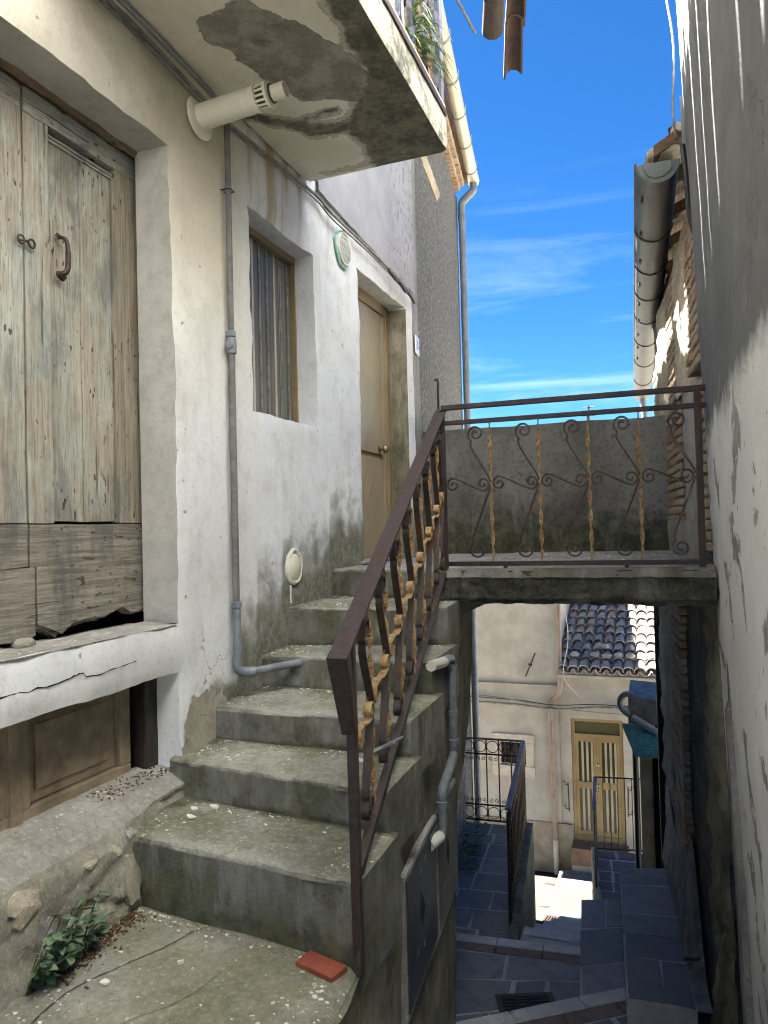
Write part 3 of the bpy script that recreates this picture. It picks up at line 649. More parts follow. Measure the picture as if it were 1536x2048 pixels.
# steps dropping to the street, on the right of the terrace
for i in range(5):
    z = -4.0 - i * 0.27; y0 = 7.05 + i * 0.62
    m = MB(); m.box(-1.42, -0.62, y0, y0 + 0.66, z - 0.8, z); o = struct(m.build('alley_step', 'joint', bevel=0.012))
    mm = MB(); mm.box(-1.41, -0.63, y0 + 0.50, y0 + 0.655, z + 0.002, z + 0.012); mm.build('nosing_stone', 'nosing', o, bevel=0.004)
# sunlit street in front of the far house
street = paved('street_paving', ((-4.6, 9.9, -5.33), (-0.55, 10.2, -5.38), (0.2, 14.2, -6.22), (-4.6, 14.2, -6.30)), 9, 'street_stone', 12, cols=9, gap=0.022, depth=0.6, jointmat='street_joint')
gd = thing('street_drain', 'long ribbed pinkish drain cover lying in the sunlit street', 'grate', (-1.45, 10.75, -5.5))
def stz(x, y): return -5.345 - (y - 10.0) * 0.2195
for k in range(15):
    x = -1.74 + k * 0.036; m = MB(); q = [(x - .011, 10.55, 0), (x + .011, 10.55, 0), (x + .011 + .02, 11.2, 0), (x - .011 + .02, 11.2, 0)]
    m.hexa([(a, b, stz(a, b) + .002) for a, b, _ in q] + [(a, b, stz(a, b) + .02) for a, b, _ in q]); m.build('rib', 'drain_rib', gd)
m = MB(); q = [(-1.78, 10.52), (-1.19, 10.52), (-1.17, 11.23), (-1.76, 11.23)]
m.hexa([(a, b, stz(a, b)) for a, b in q] + [(a, b, stz(a, b) + .006) for a, b in q]); m.build('plate', 'drain_plate', gd)
m = MB(); q = [(-1.15, 10.62), (-0.72, 10.66), (-0.68, 11.2), (-1.12, 11.2)]
m.hexa([(a, b, stz(a, b)) for a, b in q] + [(a, b, stz(a, b) + .012) for a, b in q]); m.build('pale_slab', 'drain_slab', street)
# raised slate-topped strips on the right
def strip(corners, rows, seed, depth):
    return paved('side_steps', corners, rows, 'slate', seed, cols=1, depth=depth, gap=0.008)
strip(((-0.69, 5.95, -3.55), (-0.34, 6.15, -3.55), (-0.47, 7.62, -3.55), (-0.83, 7.50, -3.55)), 3, 21, 1.9)
strip(((-0.345, 5.72, -3.35), (0.12, 5.72, -3.35), (-0.03, 7.95, -3.35), (-0.50, 7.84, -3.35)), 5, 22, 2.0)
rp = paved('terrace_paving', ((-0.66, 8.0, -4.3), (0.4, 8.0, -4.3), (0.4, 10.62, -4.3), (-0.97, 10.50, -4.3)), 9, 'slate_red', 31, cols=4, depth=1.9)
m = MB(); q = [(-0.70, 8.0), (-0.664, 8.0), (-0.974, 10.5), (-1.02, 10.5)]
m.prism([(a, b, -6.4) for a, b in q], (0, 0, 2.14)); m.build('kerb_wall', 'palestone', rp, bevel=0.01, jig=0.006)
m = MB(); m.box(-0.24, 0.05, 8.9, 9.45, -4.297, -4.20); m.build('door_slab', 'white_step', rp, bevel=0.015)

# ================================================================== LEFT HOUSE
LH = thing('plastered_house', 'cream and white plastered house with weathered double door and mossy balcony', 'house', (FX - 1.5, 3.0, -1.5))
OPEN = [(1.35, 3.09, -0.43, 1.86), (1.35, 3.09, -1.10, -0.655), (3.83, 4.70, 0.685, 1.85), (5.50, 6.68, -0.27, 2.02)]
def stair_line(y):      # tread height along the facade
    if y < RIS[0][0]: return -1.5
    z = -1.5
    for l, r, b, t in RIS:
        if y >= l - .05: z = t
    return z
def near_open(y, z):
    d = 9
    for a, b, c, e in OPEN:
        dx = max(a - y, 0, y - b); dz = max(c - z, 0, z - e); dd = math.hypot(dx, dz)
        if dd == 0: dd = min(abs(y - a), abs(y - b), abs(z - c), abs(z - e))
        d = min(d, dd)
    return d
def fac(y, z):
    k = max(0.0, 1 - near_open(y, z) / 0.09)
    p = (y * 1.0, z * 1.0, 4.2)
    dx = 0.014 * fn3(p, 1.1) + 0.006 * fn3(p, 5) - 0.012 * k * k * (1.0 + 0.8 * fn3(p, 9))
    dy = 0.012 * k * fn3((y, z, 1), 3.2) + .006 * k * fn3((y, z, 1), 12)
    dz = 0.012 * k * fn3((y, z, 8), 3.2) + .006 * k * fn3((y, z, 8), 12)
    if z < -0.95: dx += 0.10 * sst(-z, 0.95, 1.5) * sst(y, 3.3, 2.9)        # battered foot of the wall
    return (FX + dx, y + dy, z + dz)
def a_moss(y, z):
    h = z - stair_line(y); s = 0.0
    if y > 3.12: s = max(0.0, 1.0 - h / (0.72 if y > 3.6 else 0.18))
    return 1.05 * s
def a_run(y, z):
    c = 0.2 + 0.8 * sst(y, 3.6, 3.75) * (1 - sst(y, 5.0, 5.4))
    return c * sst(z, 0.9, 2.2) * (1 if y > 3.55 else .25)
def a_bare(y, z):
    b = 0.0
    d = math.hypot((y - 3.33) / 0.22, (z + 1.02) / 0.30); b = max(b, 1.0 - 0.55 * d)
    if z < -1.02 and y < 3.1: b = max(b, 0.75)
    return max(0, b)
ys = lats([-3.5, 1.35, 1.6, 3.09, 3.83, 4.70, 5.50, 6.68, 6.85], lambda c: 0.3 if c < 1.6 else 0.034)
zs = lats([-1.75, -1.10, -0.655, -0.43, -0.27, 0.685, 1.85, 1.86, 2.02, 2.45, 3.4, 5.6], lambda c: 0.034 if c < 2.5 else 0.25)
def skp(y, z): return any(a < y < b and c < z < e for a, b, c, e in OPEN) or (y > 4.74 and z > 2.02 and z > 2.32 - (y - 4.74) * 0.02)
def skp2(y, z): return any(a < y < b and c < z < e for a, b, c, e in OPEN) or (z < -1.10 and y < 3.09)
w = MB(); w.grid(fac, ys, zs, skip=skp2, attrs={'moss': a_moss, 'run': a_run, 'bare': a_bare})
# reveals of the openings
def reveal(y0, y1, z0, z1, xin, sides, w=w):
    st = 0.034
    xs_ = [0, .02, .05, .1, 1]
    def s1(q, t, side):
        if side == 'r': b = fac(y1, q); e = (xin, y1 + .0, q)
        if side == 'l': b = fac(y0, q); e = (xin, y0, q)
        if side == 't': b = fac(q, z1); e = (xin, q, z1)
        if side == 'b': b = fac(q, z0); e = (xin, q, z0)
        p = Vector(b).lerp(Vector(e), t); k = 0.006 * math.sin(math.pi * t)
        return p + Vector((0, fn3(p, 6) * k, fn3(p + Vector((5, 5, 5)), 6) * k))
    for sd_ in sides:
        a, b = (z0, z1) if sd_ in 'lr' else (y0, y1)
        qs = lin(max(a, 1.6) if sd_ in 'tb' else a, b, st)
        A = {'moss': lambda u, v: (a_moss(y1, u) * .9 if sd_ in 'lr' else 0), 'run': lambda u, v: 0.1, 'bare': lambda u, v: 0.0}
        w.grid(lambda u, v: s1(u, v, sd_), qs, [0, .06, .2, .4, .6, .8, 1], attrs=A)
rv = MB(); reveal(*OPEN[0], FX - 0.21, 'rt', rv); rv.build('door_reveal', 'reveal', LH, smooth='open'); reveal(*OPEN[1], FX - 0.20, 'rt'); reveal(*OPEN[2], FX - 0.17, 'lrtb'); reveal(*OPEN[3], FX - 0.19, 'lrt')
wall = w.build('wall', 'plaster_left', LH, smooth='open')
# body behind, upper wall block and roof overhang (out of frame above)
m = MB(); m.box(FX - 3, FX - 0.45, -3.5, 7.0, -4.2, 5.6); m.build('inner_wall', 'dark_room', LH)
m = MB(); m.box(FX - .44, FX - .03, -3.5, 6.9, -4.4, -1.752); m.build('foundation_wall', 'darkstone', LH)
# coarse white plaster panel above the door
cw = MB()
def cwz(y): return 2.30 - (y - 4.72) * 0.055
def cwf(y, v):
    z = cwz(y) + (v ** 1) * (3.9 - cwz(y)); e = 0.012 * fn3((y, z, 3), 4)
    return (FX + 0.028 + 0.010 * fn3((y, z, 2), 2.5) + .003 * fn3((y, z, 2), 15), y + e * (1 if y > 6.7 else 0), z + (0.01 * fn3((y, 1, 1), 6) if v == 0 else 0))
cw.grid(cwf, lin(4.72, 6.86, 0.04), lin(0, 1, 0.03), attrs={'run': lambda y, v: 0.75 * sst(y, 5.6, 6.7)})
cw.grid(lambda y, t: (Vector(cwf(y, 0)) + Vector((-0.05 * t, 0, 0.0))), lin(4.72, 6.86, 0.04), [0, 1], attrs={'run': lambda y, v: 0.2})
cw.build('upper_plaster', 'coarse_white', LH, smooth='open')

# ---- the weathered double door
DX = FX - 0.27
door = MB(); door.box(DX - 0.06, DX - 0.035, 0.6, 3.16, -0.30, 1.80); door = door.build('door', 'dark_room', LH)
door['label'] = 'weathered wooden double door with flaking pale green paint'
def plank(name, y0, y1, z0, z1, x0, x1, mat, bev=0.005, jig=0.004, rag=None):
    m = MB(); nz = max(2, int((z1 - z0) / 0.12)); ny = max(2, int((y1 - y0) / 0.06))
    def bot(y): return z0 + (rag(y) if rag else 0)
    Y = lin(y0, y1, (y1 - y0) / ny); T = lin(0, 1, 1 / nz)
    m.grid(lambda y, t: (x1 + .002 * fn3((y, t * 3, 1), 8), y, bot(y) + (z1 - bot(y)) * t), Y, T)
    m.grid(lambda y, t: (x0 + (x1 - x0) * t, y, bot(y)), Y, [0, 1], flip=True)
    m.grid(lambda y, t: (x0 + (x1 - x0) * t, y, z1), Y, [0, 1])
    m.grid(lambda z, t: (x0 + (x1 - x0) * t, y0, bot(y0) + (z1 - bot(y0)) * z), T, [0, 1])
    m.grid(lambda z, t: (x0 + (x1 - x0) * t, y1, bot(y1) + (z1 - bot(y1)) * z), T, [0, 1])
    return m.build(name, mat, door, jig=jig, weld=True, bevel=0.0)
rag = lambda y: 0.05 * frac((y * 6, 0, 0), 1, 4) + 0.035 * sst(y, 2.7, 3.1) + (0.015 if 2.9 < y < 3.0 else 0)
SEAM = 2.41
# right leaf
plank('top_rail', SEAM + .008, 3.135, 1.735, 1.84, DX - .02, DX + .030, 'wood_top')
plank('stile', SEAM + .008, 2.555, 0.055, 1.733, DX - .02, DX + .028, 'wood_v')
plank('stile', 2.975, 3.135, 0.055, 1.733, DX - .02, DX + .027, 'wood_stile')
plank('panel', 2.561, 2.760, 0.062, 1.712, DX - .02, DX + .001, 'wood_v', jig=.005)
plank('panel', 2.764, 2.968, 0.062, 1.712, DX - .02, DX + .003, 'wood_v', jig=.005)
for k in range(2): plank('moulding', 2.557, 2.973, 1.700 - k * .014, 1.710 - k * .014, DX - .01, DX + .016 - .005 * k, 'wood_top', jig=.001)
plank('bottom_rail', SEAM + .006, 3.15, -0.385, 0.050, DX - .02, DX + .034, 'wood_h', rag=rag)
plank('kick_board', SEAM + .03, 3.148, -0.375, -0.12, DX + .030, DX + .046, 'wood_h', rag=rag)
# left leaf
plank('top_rail', 1.42, SEAM - .006, 1.735, 1.84, DX - .02, DX + .030, 'wood_top')
plank('stile', 2.245, SEAM - .006, 0.055, 1.733, DX - .02, DX + .031, 'wood_v')
plank('stile', 1.42, 1.58, 0.055, 1.733, DX - .02, DX + .03, 'wood_stile')
plank('panel', 1.585, 1.897, 0.055, 1.733, DX - .02, DX + .002, 'wood_v')
plank('panel', 1.9, 2.239, 0.055, 1.733, DX - .02, DX + .003, 'wood_v')
plank('bottom_rail', 1.42, SEAM - .005, -0.12, 0.050, DX - .02, DX + .034, 'wood_h')
plank('bottom_rail', 1.42, SEAM + .02, -0.40, -0.125, DX - .02, DX + .044, 'wood_h', rag=lambda y: .02 * frac((y * 5, 2, 0)))
# right jamb post, lintel beam
m = MB(); m.grid(lambda z, t: (DX + .015 + .03 * t + .004 * fn3((z, t, 1), 5), 3.137 + .012 * math.sin(t * 3) + .006 * fn3((z, 2, t), 6), z), lin(-0.38, 1.86, .05), [0, .3, .6, 1]); m.build('jamb', 'wood_stile', LH, smooth='open')
m = MB()
for (x0, x1, z0, z1, mt) in ((DX - .05, DX + .055, 1.842, 1.93, 0),):
    m.grid(lambda y, t: (x0 + (x1 - x0) * t + .01 * frac((y, t, 0), 4), y, z0 + .012 * frac((y, 1, t), 5) + .02 * (t > .6) * max(0, fn3((y, 3, 3), 4))), lin(1.5, 3.14, .03), [0, .3, .6, .85, 1])
m.build('lintel_beam', 'wood_dark', LH, smooth='open')
m = MB(); m.grid(lambda y, t: (FX - .215 + .02 * t + .012 * frac((y, 7, t), 6), y, 1.846 + .045 * (t * t) - .012 - .016 * max(0, frac((y, 1, 2), 6))), lin(1.5, 3.11, .02), [0, .35, .7, 1]); m.build('lintel_edge', 'wood_brown', LH, smooth='open')
# pull handle, ring latch
hd = MB(); hy, hz = 2.622, 1.198
hd.tube(smoothline([(DX + .02, hy - .012, hz + .082), (DX + .048, hy, hz + .078), (DX + .058, hy + .006, hz + .04), (DX + .058, hy + .006, hz - .04), (DX + .052, hy - .005, hz - .072), (DX + .02, hy - .02, hz - .076)], 6), [.008] * 6 + [.010] * 8 + [.0125] * 12 + [.011] * 5, 8)
hd.tube([(DX + .02, hy - .012, hz + .082), (DX + .03, hy - .010, hz + .095)], .014, 8); hd.tube([(DX + .03, hy - .02, hz - .076), (DX + .032, hy + .01, hz - .092)], .015, 8)
hd.build('pull_handle', 'iron_handle', door, smooth=True)
hd = MB(); 
for yy in (SEAM + .03, SEAM - .025):
    hd.tube([(DX + .045, yy + .017 * math.cos(a), 1.192 + .017 * math.sin(a)) for a in [i * .5236 for i in range(13)]], .0045, 6)
hd.tube([(DX + .03, SEAM - .03, 1.192), (DX + .052, SEAM + .0, 1.192), (DX + .03, SEAM + .035, 1.192)], .005, 6); hd.build('ring_latch', 'iron_handle', door, smooth=True)
# threshold rubble under the door
m = MB(); m.grid(lambda y, t: (FX - .30 + .12 * t, y, -.428 + .016 * max(0, frac((y, t, 5), 7)) * math.sin(math.pi * t)), lin(1.6, 3.08, .025), lin(0, 1, .15)); m.build('threshold_dust', 'ledge', LH, smooth='open')
st = MB()
def pebble(mb, c, rx, ry, rz, seed, sub=2):
    bm = bmesh.new(); bmesh.ops.create_icosphere(bm, subdivisions=sub, radius=1)
    for v in bm.verts:
        d = 1 + .28 * fn3(v.co * 1.6 + Vector((seed, seed * 2, 0))); v.co = Vector((v.co.x * rx * d, v.co.y * ry * d, v.co.z * rz * d)) + Vector(c)
    bm.verts.index_update(); mb.add([v.co for v in bm.verts], [[v.index for v in f.verts] for f in bm.faces]); bm.free()
pebble(st, (FX - .16, 2.30, -.41), .03, .055, .028, 5); o = st.build('loose_stone', 'plinth', smooth='all'); tag(o, 'small brown stone lying on the sill under the double door', 'stone')
# ---- cellar door below the sill
cx = FX - 0.20
cel = MB(); cel.box(cx - .06, cx - .03, 1.2, 2.95, -1.12, -.60); cel = cel.build('cellar_door', 'wood_dark', LH); cel['label'] = 'brown panelled cellar door under the sill'
def cpl(nm, y0, y1, z0, z1, d, mat='cellar_panel'):
    m = MB(); m.box(cx - .035, cx + d, y0, y1, z0, z1); m.build(nm, mat, cel, bevel=.006, jig=.002)
cpl('rail', 1.2, 2.95, -1.115, -1.05, .012); cpl('rail', 1.2, 2.95, -.70, -.62, .012)
cpl('stile', 2.88, 2.95, -1.048, -.702, .012); cpl('stile', 2.21, 2.35, -1.048, -.702, .012); cpl('bead', 2.245, 2.30, -1.10, -.64, .024)
cpl('panel', 2.352, 2.878, -1.046, -.704, -.018); cpl('panel', 1.5, 2.208, -1.046, -.704, -.018)
for (y0, y1) in ((2.37, 2.86), (1.6, 2.19)): cpl('raised_field', y0 + .03, y1 - .03, -1.0, -.74, -.006)
m = MB(); m.box(cx - .05, cx + .06, 3.0, 3.13, -1.13, -.62); m.build('cellar_post', 'iron_dark', LH, bevel=.01, jig=.008)
# ---- sill band crack (a broken edge of render along the sill top)
m = MB()
m.grid(lambda y, t: (FX - .19 + .185 * t, y, -.428 + .012 * (1 - t) + .006 * fn3((y, t, 9), 7)), lin(1.6, 3.07, .03), lin(0, 1, .1)); m.build('sill_top', 'ledge', LH, smooth='open')
# ---- sloping ledge and rough plinth below the cellar door
def prof(y, t):
    k = sst(y, 2.55, 3.02)                      # the plinth dies into the second step
    p = [(FX - .20, -1.085), (FX - .03, -1.115), (FX + .055, -1.15 - .03 * (1 - k)), (FX + .085, -1.23), (FX + .10, -1.40), (FX + .13, -1.515)]
    s = t * (len(p) - 1); i = min(int(s), len(p) - 2); f = s - i
    x = p[i][0] + (p[i + 1][0] - p[i][0]) * f; z = p[i][1] + (p[i + 1][1] - p[i][1]) * f
    x -= .05 * k * t
    amp = .030 * sst(t, .25, .6)
    return (x + amp * (.55 * frac((y * .7, z * 1.2, x), 6, 7) + .5 * abs(fn3((y * 1.3, z * 2.2, 2), 5)) - .1) - .016 * sst(frac((y * .8, z * 1.1, 9), 3.2, 5), .12, .17) * sst(t, .42, .5) + .01 * fn3((y, z, 0), 3), y, z + .35 * amp * frac((y, z, 4), 9))
m = MB(); m.grid(lambda y, t: prof(y, t), lin(1.0, 3.10, .018), lin(0, .4, .025)); m.build('ledge', 'ledge', LH, smooth='open')
m = MB(); m.grid(lambda y, t: prof(y, t), lin(1.0, 3.10, .018), lin(.38, 1, .022)); m.build('plinth', 'plinth', LH, smooth='open')
# remaining scabs of render on the plinth
def scab(y, z, ry, rz, seed, name='render_scab', mat='greyrender', dx=0.01):
    n = 14; pts = []
    for k in range(n):
        a = 2 * math.pi * k / n; r = 1 + .38 * fn3((math.cos(a) * 1.4 + seed, math.sin(a) * 1.4, seed * 3.1)) * 1.6
        pts.append((y + ry * r * math.cos(a), z + rz * r * math.sin(a)))
    def px_(zz):
        best = min((abs(prof(y, t)[2] - zz), prof(y, t)[0]) for t in [i / 60 for i in range(61)]); return best[1]
    vs = [(px_(b) + dx, a, b) for a, b in pts] + [(px_(b) - .02, a, b) for a, b in pts]; c = (px_(z) + dx + .003, y, z)
    m = MB(); m.add(vs + [c], [(k, (k + 1) % n, 2 * n) for k in range(n)] + [(k, n + k, n + (k + 1) % n, (k + 1) % n) for k in range(n)])
    m.build(name, mat, LH)
scab(2.03, -1.24, .07, .05, 1.0, mat='palestone'); scab(2.13, -1.40, .05, .09, 2.2); scab(2.36, -1.235, .035, .014, 3.1, mat='palestone'); scab(2.50, -1.24, .02, .018, 4.3, mat='palestone'); scab(2.60, -1.21, .03, .014, 5.2)
scab(2.55, -1.36, .05, .09, 6.4, mat='plinth', dx=.018)
# ---- window with gold aluminium frame
wx = FX - 0.16
wn = MB(); 
for (y0, y1, z0, z1) in ((3.80, 4.73, 1.81, 1.86), (3.80, 4.73, .67, .70), (3.80, 3.835, .70, 1.81), (4.69, 4.73, .70, 1.81)):
    wn.box(wx - .04, wx + .012, y0, y1, z0, z1)
wn = wn.build('window', 'alu_gold', LH, bevel=.004); wn['label'] = 'narrow window with gold metal frame and striped blind'
m = MB(); m.box(wx - .035, wx - .03, 3.835, 4.69, .70, 1.81); m.build('pane', 'curtain', wn)
for k in range(9):
    y = 3.90 + k * .092 + random.uniform(-.02, .02); m = MB(); m.box(wx - .030, wx - .024, y, y + random.choice((.018, .03, .022)), .70, 1.81); m.build('blind_strip', 'cable_grey' if k % 3 else 'far_stone', wn)
# ---- door number five: gold metal door with slanted boards
dx5 = FX - 0.185
d5 = MB(); d5.box(dx5 - .06, dx5 - .03, 5.46, 6.72, LZ + .005, 2.05); d5 = d5.build('entrance_door', 'door_gold_dark', LH); d5['label'] = 'narrow gold metal entrance door with slanted grooves'
def d5p(nm, y0, y1, z0, z1, d, mat='door_gold'):
    m = MB(); m.box(dx5 - .04, dx5 + d, y0, y1, z0, z1); return m.build(nm, mat, d5, bevel=.003)
d5p('frame', 6.60, 6.70, LZ + .01, 2.04, .01, 'alu_gold'); d5p('frame', 5.48, 6.60, 1.93, 2.04, .01, 'alu_gold')
d5p('stile', 5.48, 5.64, LZ + .02, 1.93, -.004); d5p('stile', 5.66, 5.72, LZ + .02, 1.93, -.002); d5p('stile', 5.74, 5.84, LZ + .02, 1.93, -.004)
d5p('stile', 6.52, 6.595, LZ + .02, 1.93, -.004)
def slant(y0, y1, z0, z1, up, n):
    # boards at 60 degrees clipped to the panel
    k = 1.35 if up else -1.35; stepz = .155
    zc = z0 - abs(k) * (y1 - y0)
    while zc < z1 + abs(k) * (y1 - y0):
        poly = []
        lo = lambda y: zc + k * (y - (y0 if up else y0)); hi = lambda y: lo(y) + stepz - .005
        L = [(y0, lo(y0)), (y1, lo(y1)), (y1, hi(y1)), (y0, hi(y0))]
        def clip(P, f):
            out = []
            for i in range(len(P)):
                a, b = P[i], P[(i + 1) % len(P)]; fa, fb = f(a), f(b)
                if fa >= 0: out.append(a)
                if (fa >= 0) != (fb >= 0):
                    t = fa / (fa - fb); out.append((a[0] + (b[0] - a[0]) * t, a[1] + (b[1] - a[1]) * t))
            return out
        L = clip(L, lambda p: p[1] - z0); L = clip(L, lambda p: z1 - p[1]) if L else L
        if len(L) > 2:
            m = MB(); m.prism([(dx5 - .035, a, b) for a, b in L], (.022, 0, 0)); m.build('board', 'door_gold', d5)
        zc += stepz
slant(5.845, 6.515, LZ + .03, .62, True, 8); slant(5.845, 6.515, .66, 1.925, False, 8)
m = MB(); m.lathe([(.0, 0), (.03, .0), (.03, .01), (.012, .016), (.012, .04), (.034, .05), (.040, .065), (.034, .082), (.001, .09)], (dx5 - .012, 6.40, .70), (1, 0, 0)); m.build('knob', 'brass', d5, smooth=True)
m = MB(); m.lathe([(.012, 0), (.014, .03), (.001, .034)], (dx5 - .01, 5.60, .66), (1, 0, 0), 12); m.build('knob', 'brass', d5, smooth=True)
m = MB(); m.box(dx5 - .012, dx5 - .006, 5.93, 5.945, .50, .60); m.build('key_slot', 'void', d5)
m = MB(); m.box(FX - .19, FX + .03, 5.40, 6.75, LZ + .001, LZ + .025); m.build('door_sill', 'landing', LH, bevel=.008, jig=.004)
# rough darker render of the reveal on the far side of door 5
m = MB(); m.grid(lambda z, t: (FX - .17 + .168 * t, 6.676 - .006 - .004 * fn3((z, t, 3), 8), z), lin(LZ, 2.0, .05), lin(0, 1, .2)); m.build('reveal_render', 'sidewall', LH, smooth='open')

# ---- balcony
BY0, BY1, BZ = 0.2, 4.46, 2.25
def bal(u, v):       # u along Y 0..1, v from wall 0 to outer edge 1
    ye = BY1 + .14 * (1 - v); y = BY0 + (ye - BY0) * u; x = FX + .02 + (1.0 - .02) * v
    z = BZ + .045 * (1 - v) + .010 * fn3((x, y, 1), 1.6) + .012 * sst(u, .97, 1.0) + .010 * sst(v, .95, 1)
    return (x, y, z)
BPOLY = [(-1.88, 2.90), (-1.60, 2.86), (-1.43, 3.13), (-1.32, 3.35), (-1.315, 3.57), (-1.42, 3.75), (-1.74, 3.66), (-1.81, 3.46), (-1.87, 3.17), (-1.93, 3.06)]
def sdist(px_, py_, P):
    d = 9; ins = False
    for i in range(len(P)):
        (ax_, ay_), (bx_, by_) = P[i], P[(i + 1) % len(P)]; ex, ey = bx_ - ax_, by_ - ay_
        t = max(0, min(1, ((px_ - ax_) * ex + (py_ - ay_) * ey) / (ex * ex + ey * ey))); d = min(d, math.hypot(px_ - ax_ - ex * t, py_ - ay_ - ey * t))
        if (ay_ > py_) != (by_ > py_) and px_ < ax_ + (py_ - ay_) / (by_ - ay_) * ex: ins = not ins
    return d if ins else -d
def seg(px_, py_, a, b, w_):
    ex, ey = b[0] - a[0], b[1] - a[1]; t = max(0, min(1, ((px_ - a[0]) * ex + (py_ - a[1]) * ey) / (ex * ex + ey * ey)))
    return math.exp(-(math.hypot(px_ - a[0] - ex * t, py_ - a[1] - ey * t) / w_) ** 2)
def bmoss(u, v):
    x, y, _ = bal(u, v)
    xe = -1.30 - .34 * sst(y, 3.5, 4.1) + .16 * sst(y, 2.9, 2.6)
    m = 1.05 * sst(x, xe - .10, xe + .10)
    m = max(m, .85 * seg(x, y, (-2.10, 3.70), (-1.80, 3.97), .07), .85 * seg(x, y, (-1.80, 3.97), (-1.5, 4.0), .09), .55 * seg(x, y, (-1.95, 4.5), (-1.3, 4.42), .06), .6 * seg(x, y, (-1.86, 3.85), (-1.6, 3.80), .04))
    return m * (1 - .9 * math.exp(-((x + 1.74) / .13) ** 2 - ((y - 4.22) / .10) ** 2))
def bbare(u, v):
    x, y, _ = bal(u, v); return max(0, min(1, .5 + 3.2 * sdist(x, y, BPOLY)))
m = MB(); m.grid(bal, lin(0.45, 1, .0085), lin(0, 1, .034), flip=True, attrs={'moss': bmoss, 'bare': bbare})
def face(u, t): p = Vector(bal(u, 1)); return p + Vector((.004 * fn3((p.y, t, 1), 8) + (-.01 if t == 0 else 0), .0, t * .20))
m.grid(face, lin(0.45, 1, .0085), [0, .15, .4, .7, 1], flip=True, attrs={'moss': lambda u, t: .50, 'bare': lambda u, t: 0})
m.grid(lambda v, t: Vector(bal(1, v)) + Vector((0, .004, t * .2)), lin(0, 1, .034), [0, .5, 1], attrs={'moss': lambda u, t: .4, 'bare': lambda u, t: 0})
m.grid(lambda u, v: Vector(bal(u, v)) + Vector((0, 0, .2 - .06 * (1 - v))), [0.45, .7, 1], [0, 1], attrs={'moss': lambda u, t: .3, 'bare': lambda u, t: 0})
bal_o = m.build('balcony', 'balcony_concrete', LH, smooth='open'); bal_o['label'] = 'balcony slab with peeling mossy underside'
BX = FX + .985
m = MB(); m.box(BX - .02, BX + .028, 1.0, BY1 - .03, BZ + .202, BZ + .240); m.build('edge_rail', 'rail_brown', bal_o, bevel=.004)
m = MB(); m.box(BX - .03, BX + .018, 1.0, BY1 - .02, BZ + .241, BZ + .275); m.build('edge_cap', 'pink_wall', bal_o, bevel=.004)
for k in range(15):
    y = BY1 - .06 - k * .115; s_ = 1 if k % 2 else -1
    pts = []
    for j in range(13):
        z = BZ + .275 + j * .07; ph = (j % 4); off = (.046 if ph in (1, 2) else 0.0) * s_
        pts.append((BX - .01, y + off, z))
    m = MB(); m.ribbon(pts, (1, 0, 0), .012, .009); m.build('railing_bar', 'iron_blue', bal_o)
m = MB(); m.box(BX - .035, BX + .015, 1.0, BY1 - .02, BZ + 1.12, BZ + 1.16); m.build('hand_rail', 'iron_blue', bal_o)
m = MB(); m.tube([(BX, BY1 - .03, BZ + .2), (BX, BY1 - .03, BZ + 1.15)], .014, 8); m.build('corner_post', 'iron_blue', bal_o)
# rod sticking out above
m = MB(); m.tube([(-1.20, 4.6, 3.49), (-1.2, 5.58, 3.675)], .012, 8); o = m.build('metal_rod', 'iron_blue', smooth=True); tag(o, 'thin grey metal rod sticking out above the balcony against the sky', 'rod')
# spider plant in a pot on the balcony edge
sp = thing('potted_plant', 'striped spider plant in a pot spilling through the balcony railing', 'plant', (-1.28, 4.0, 2.46))
m = MB(); m.lathe([(.07, 0), (.10, .16), (.11, .16), (.11, .19), (.09, .19), (.001, .17)], (-1.29, 4.0, 2.455), (0, 0, 1)); m.build('pot', 'pot', sp, smooth=True)
rnd = random.Random(4)
for k in range(46):
    a = rnd.uniform(-2.2, 2.2) * .8; L = rnd.uniform(.20, .42); up = rnd.uniform(.02, .20); w_ = rnd.uniform(.008, .015)
    d = Vector((math.cos(a), math.sin(a), 0)); pts = []
    for j in range(8):
        t = j / 7; p = Vector((-1.28, 4.0 + rnd.uniform(-.003, .003), 2.62)) + d * (L * t * .85) + Vector((0, 0, up * math.sin(t * 2.2) * 1.3 - .55 * L * t * t)); pts.append(p)
    m = MB(); sd2 = Vector((-d.y, d.x, 0)); vs = []
    for j, p in enumerate(pts):
        ww = w_ * (1 - (j / 7) ** 2) + .001; vs += [p - sd2 * ww + Vector((0, 0, .004)), p, p + sd2 * ww + Vector((0, 0, .004))]
    m.add(vs, [(3 * j + c, 3 * j + c + 1, 3 * j + c + 4, 3 * j + c + 3) for j in range(7) for c in (0, 1)])
    m.build('leaf', 'spider_leaf', sp, smooth='open')

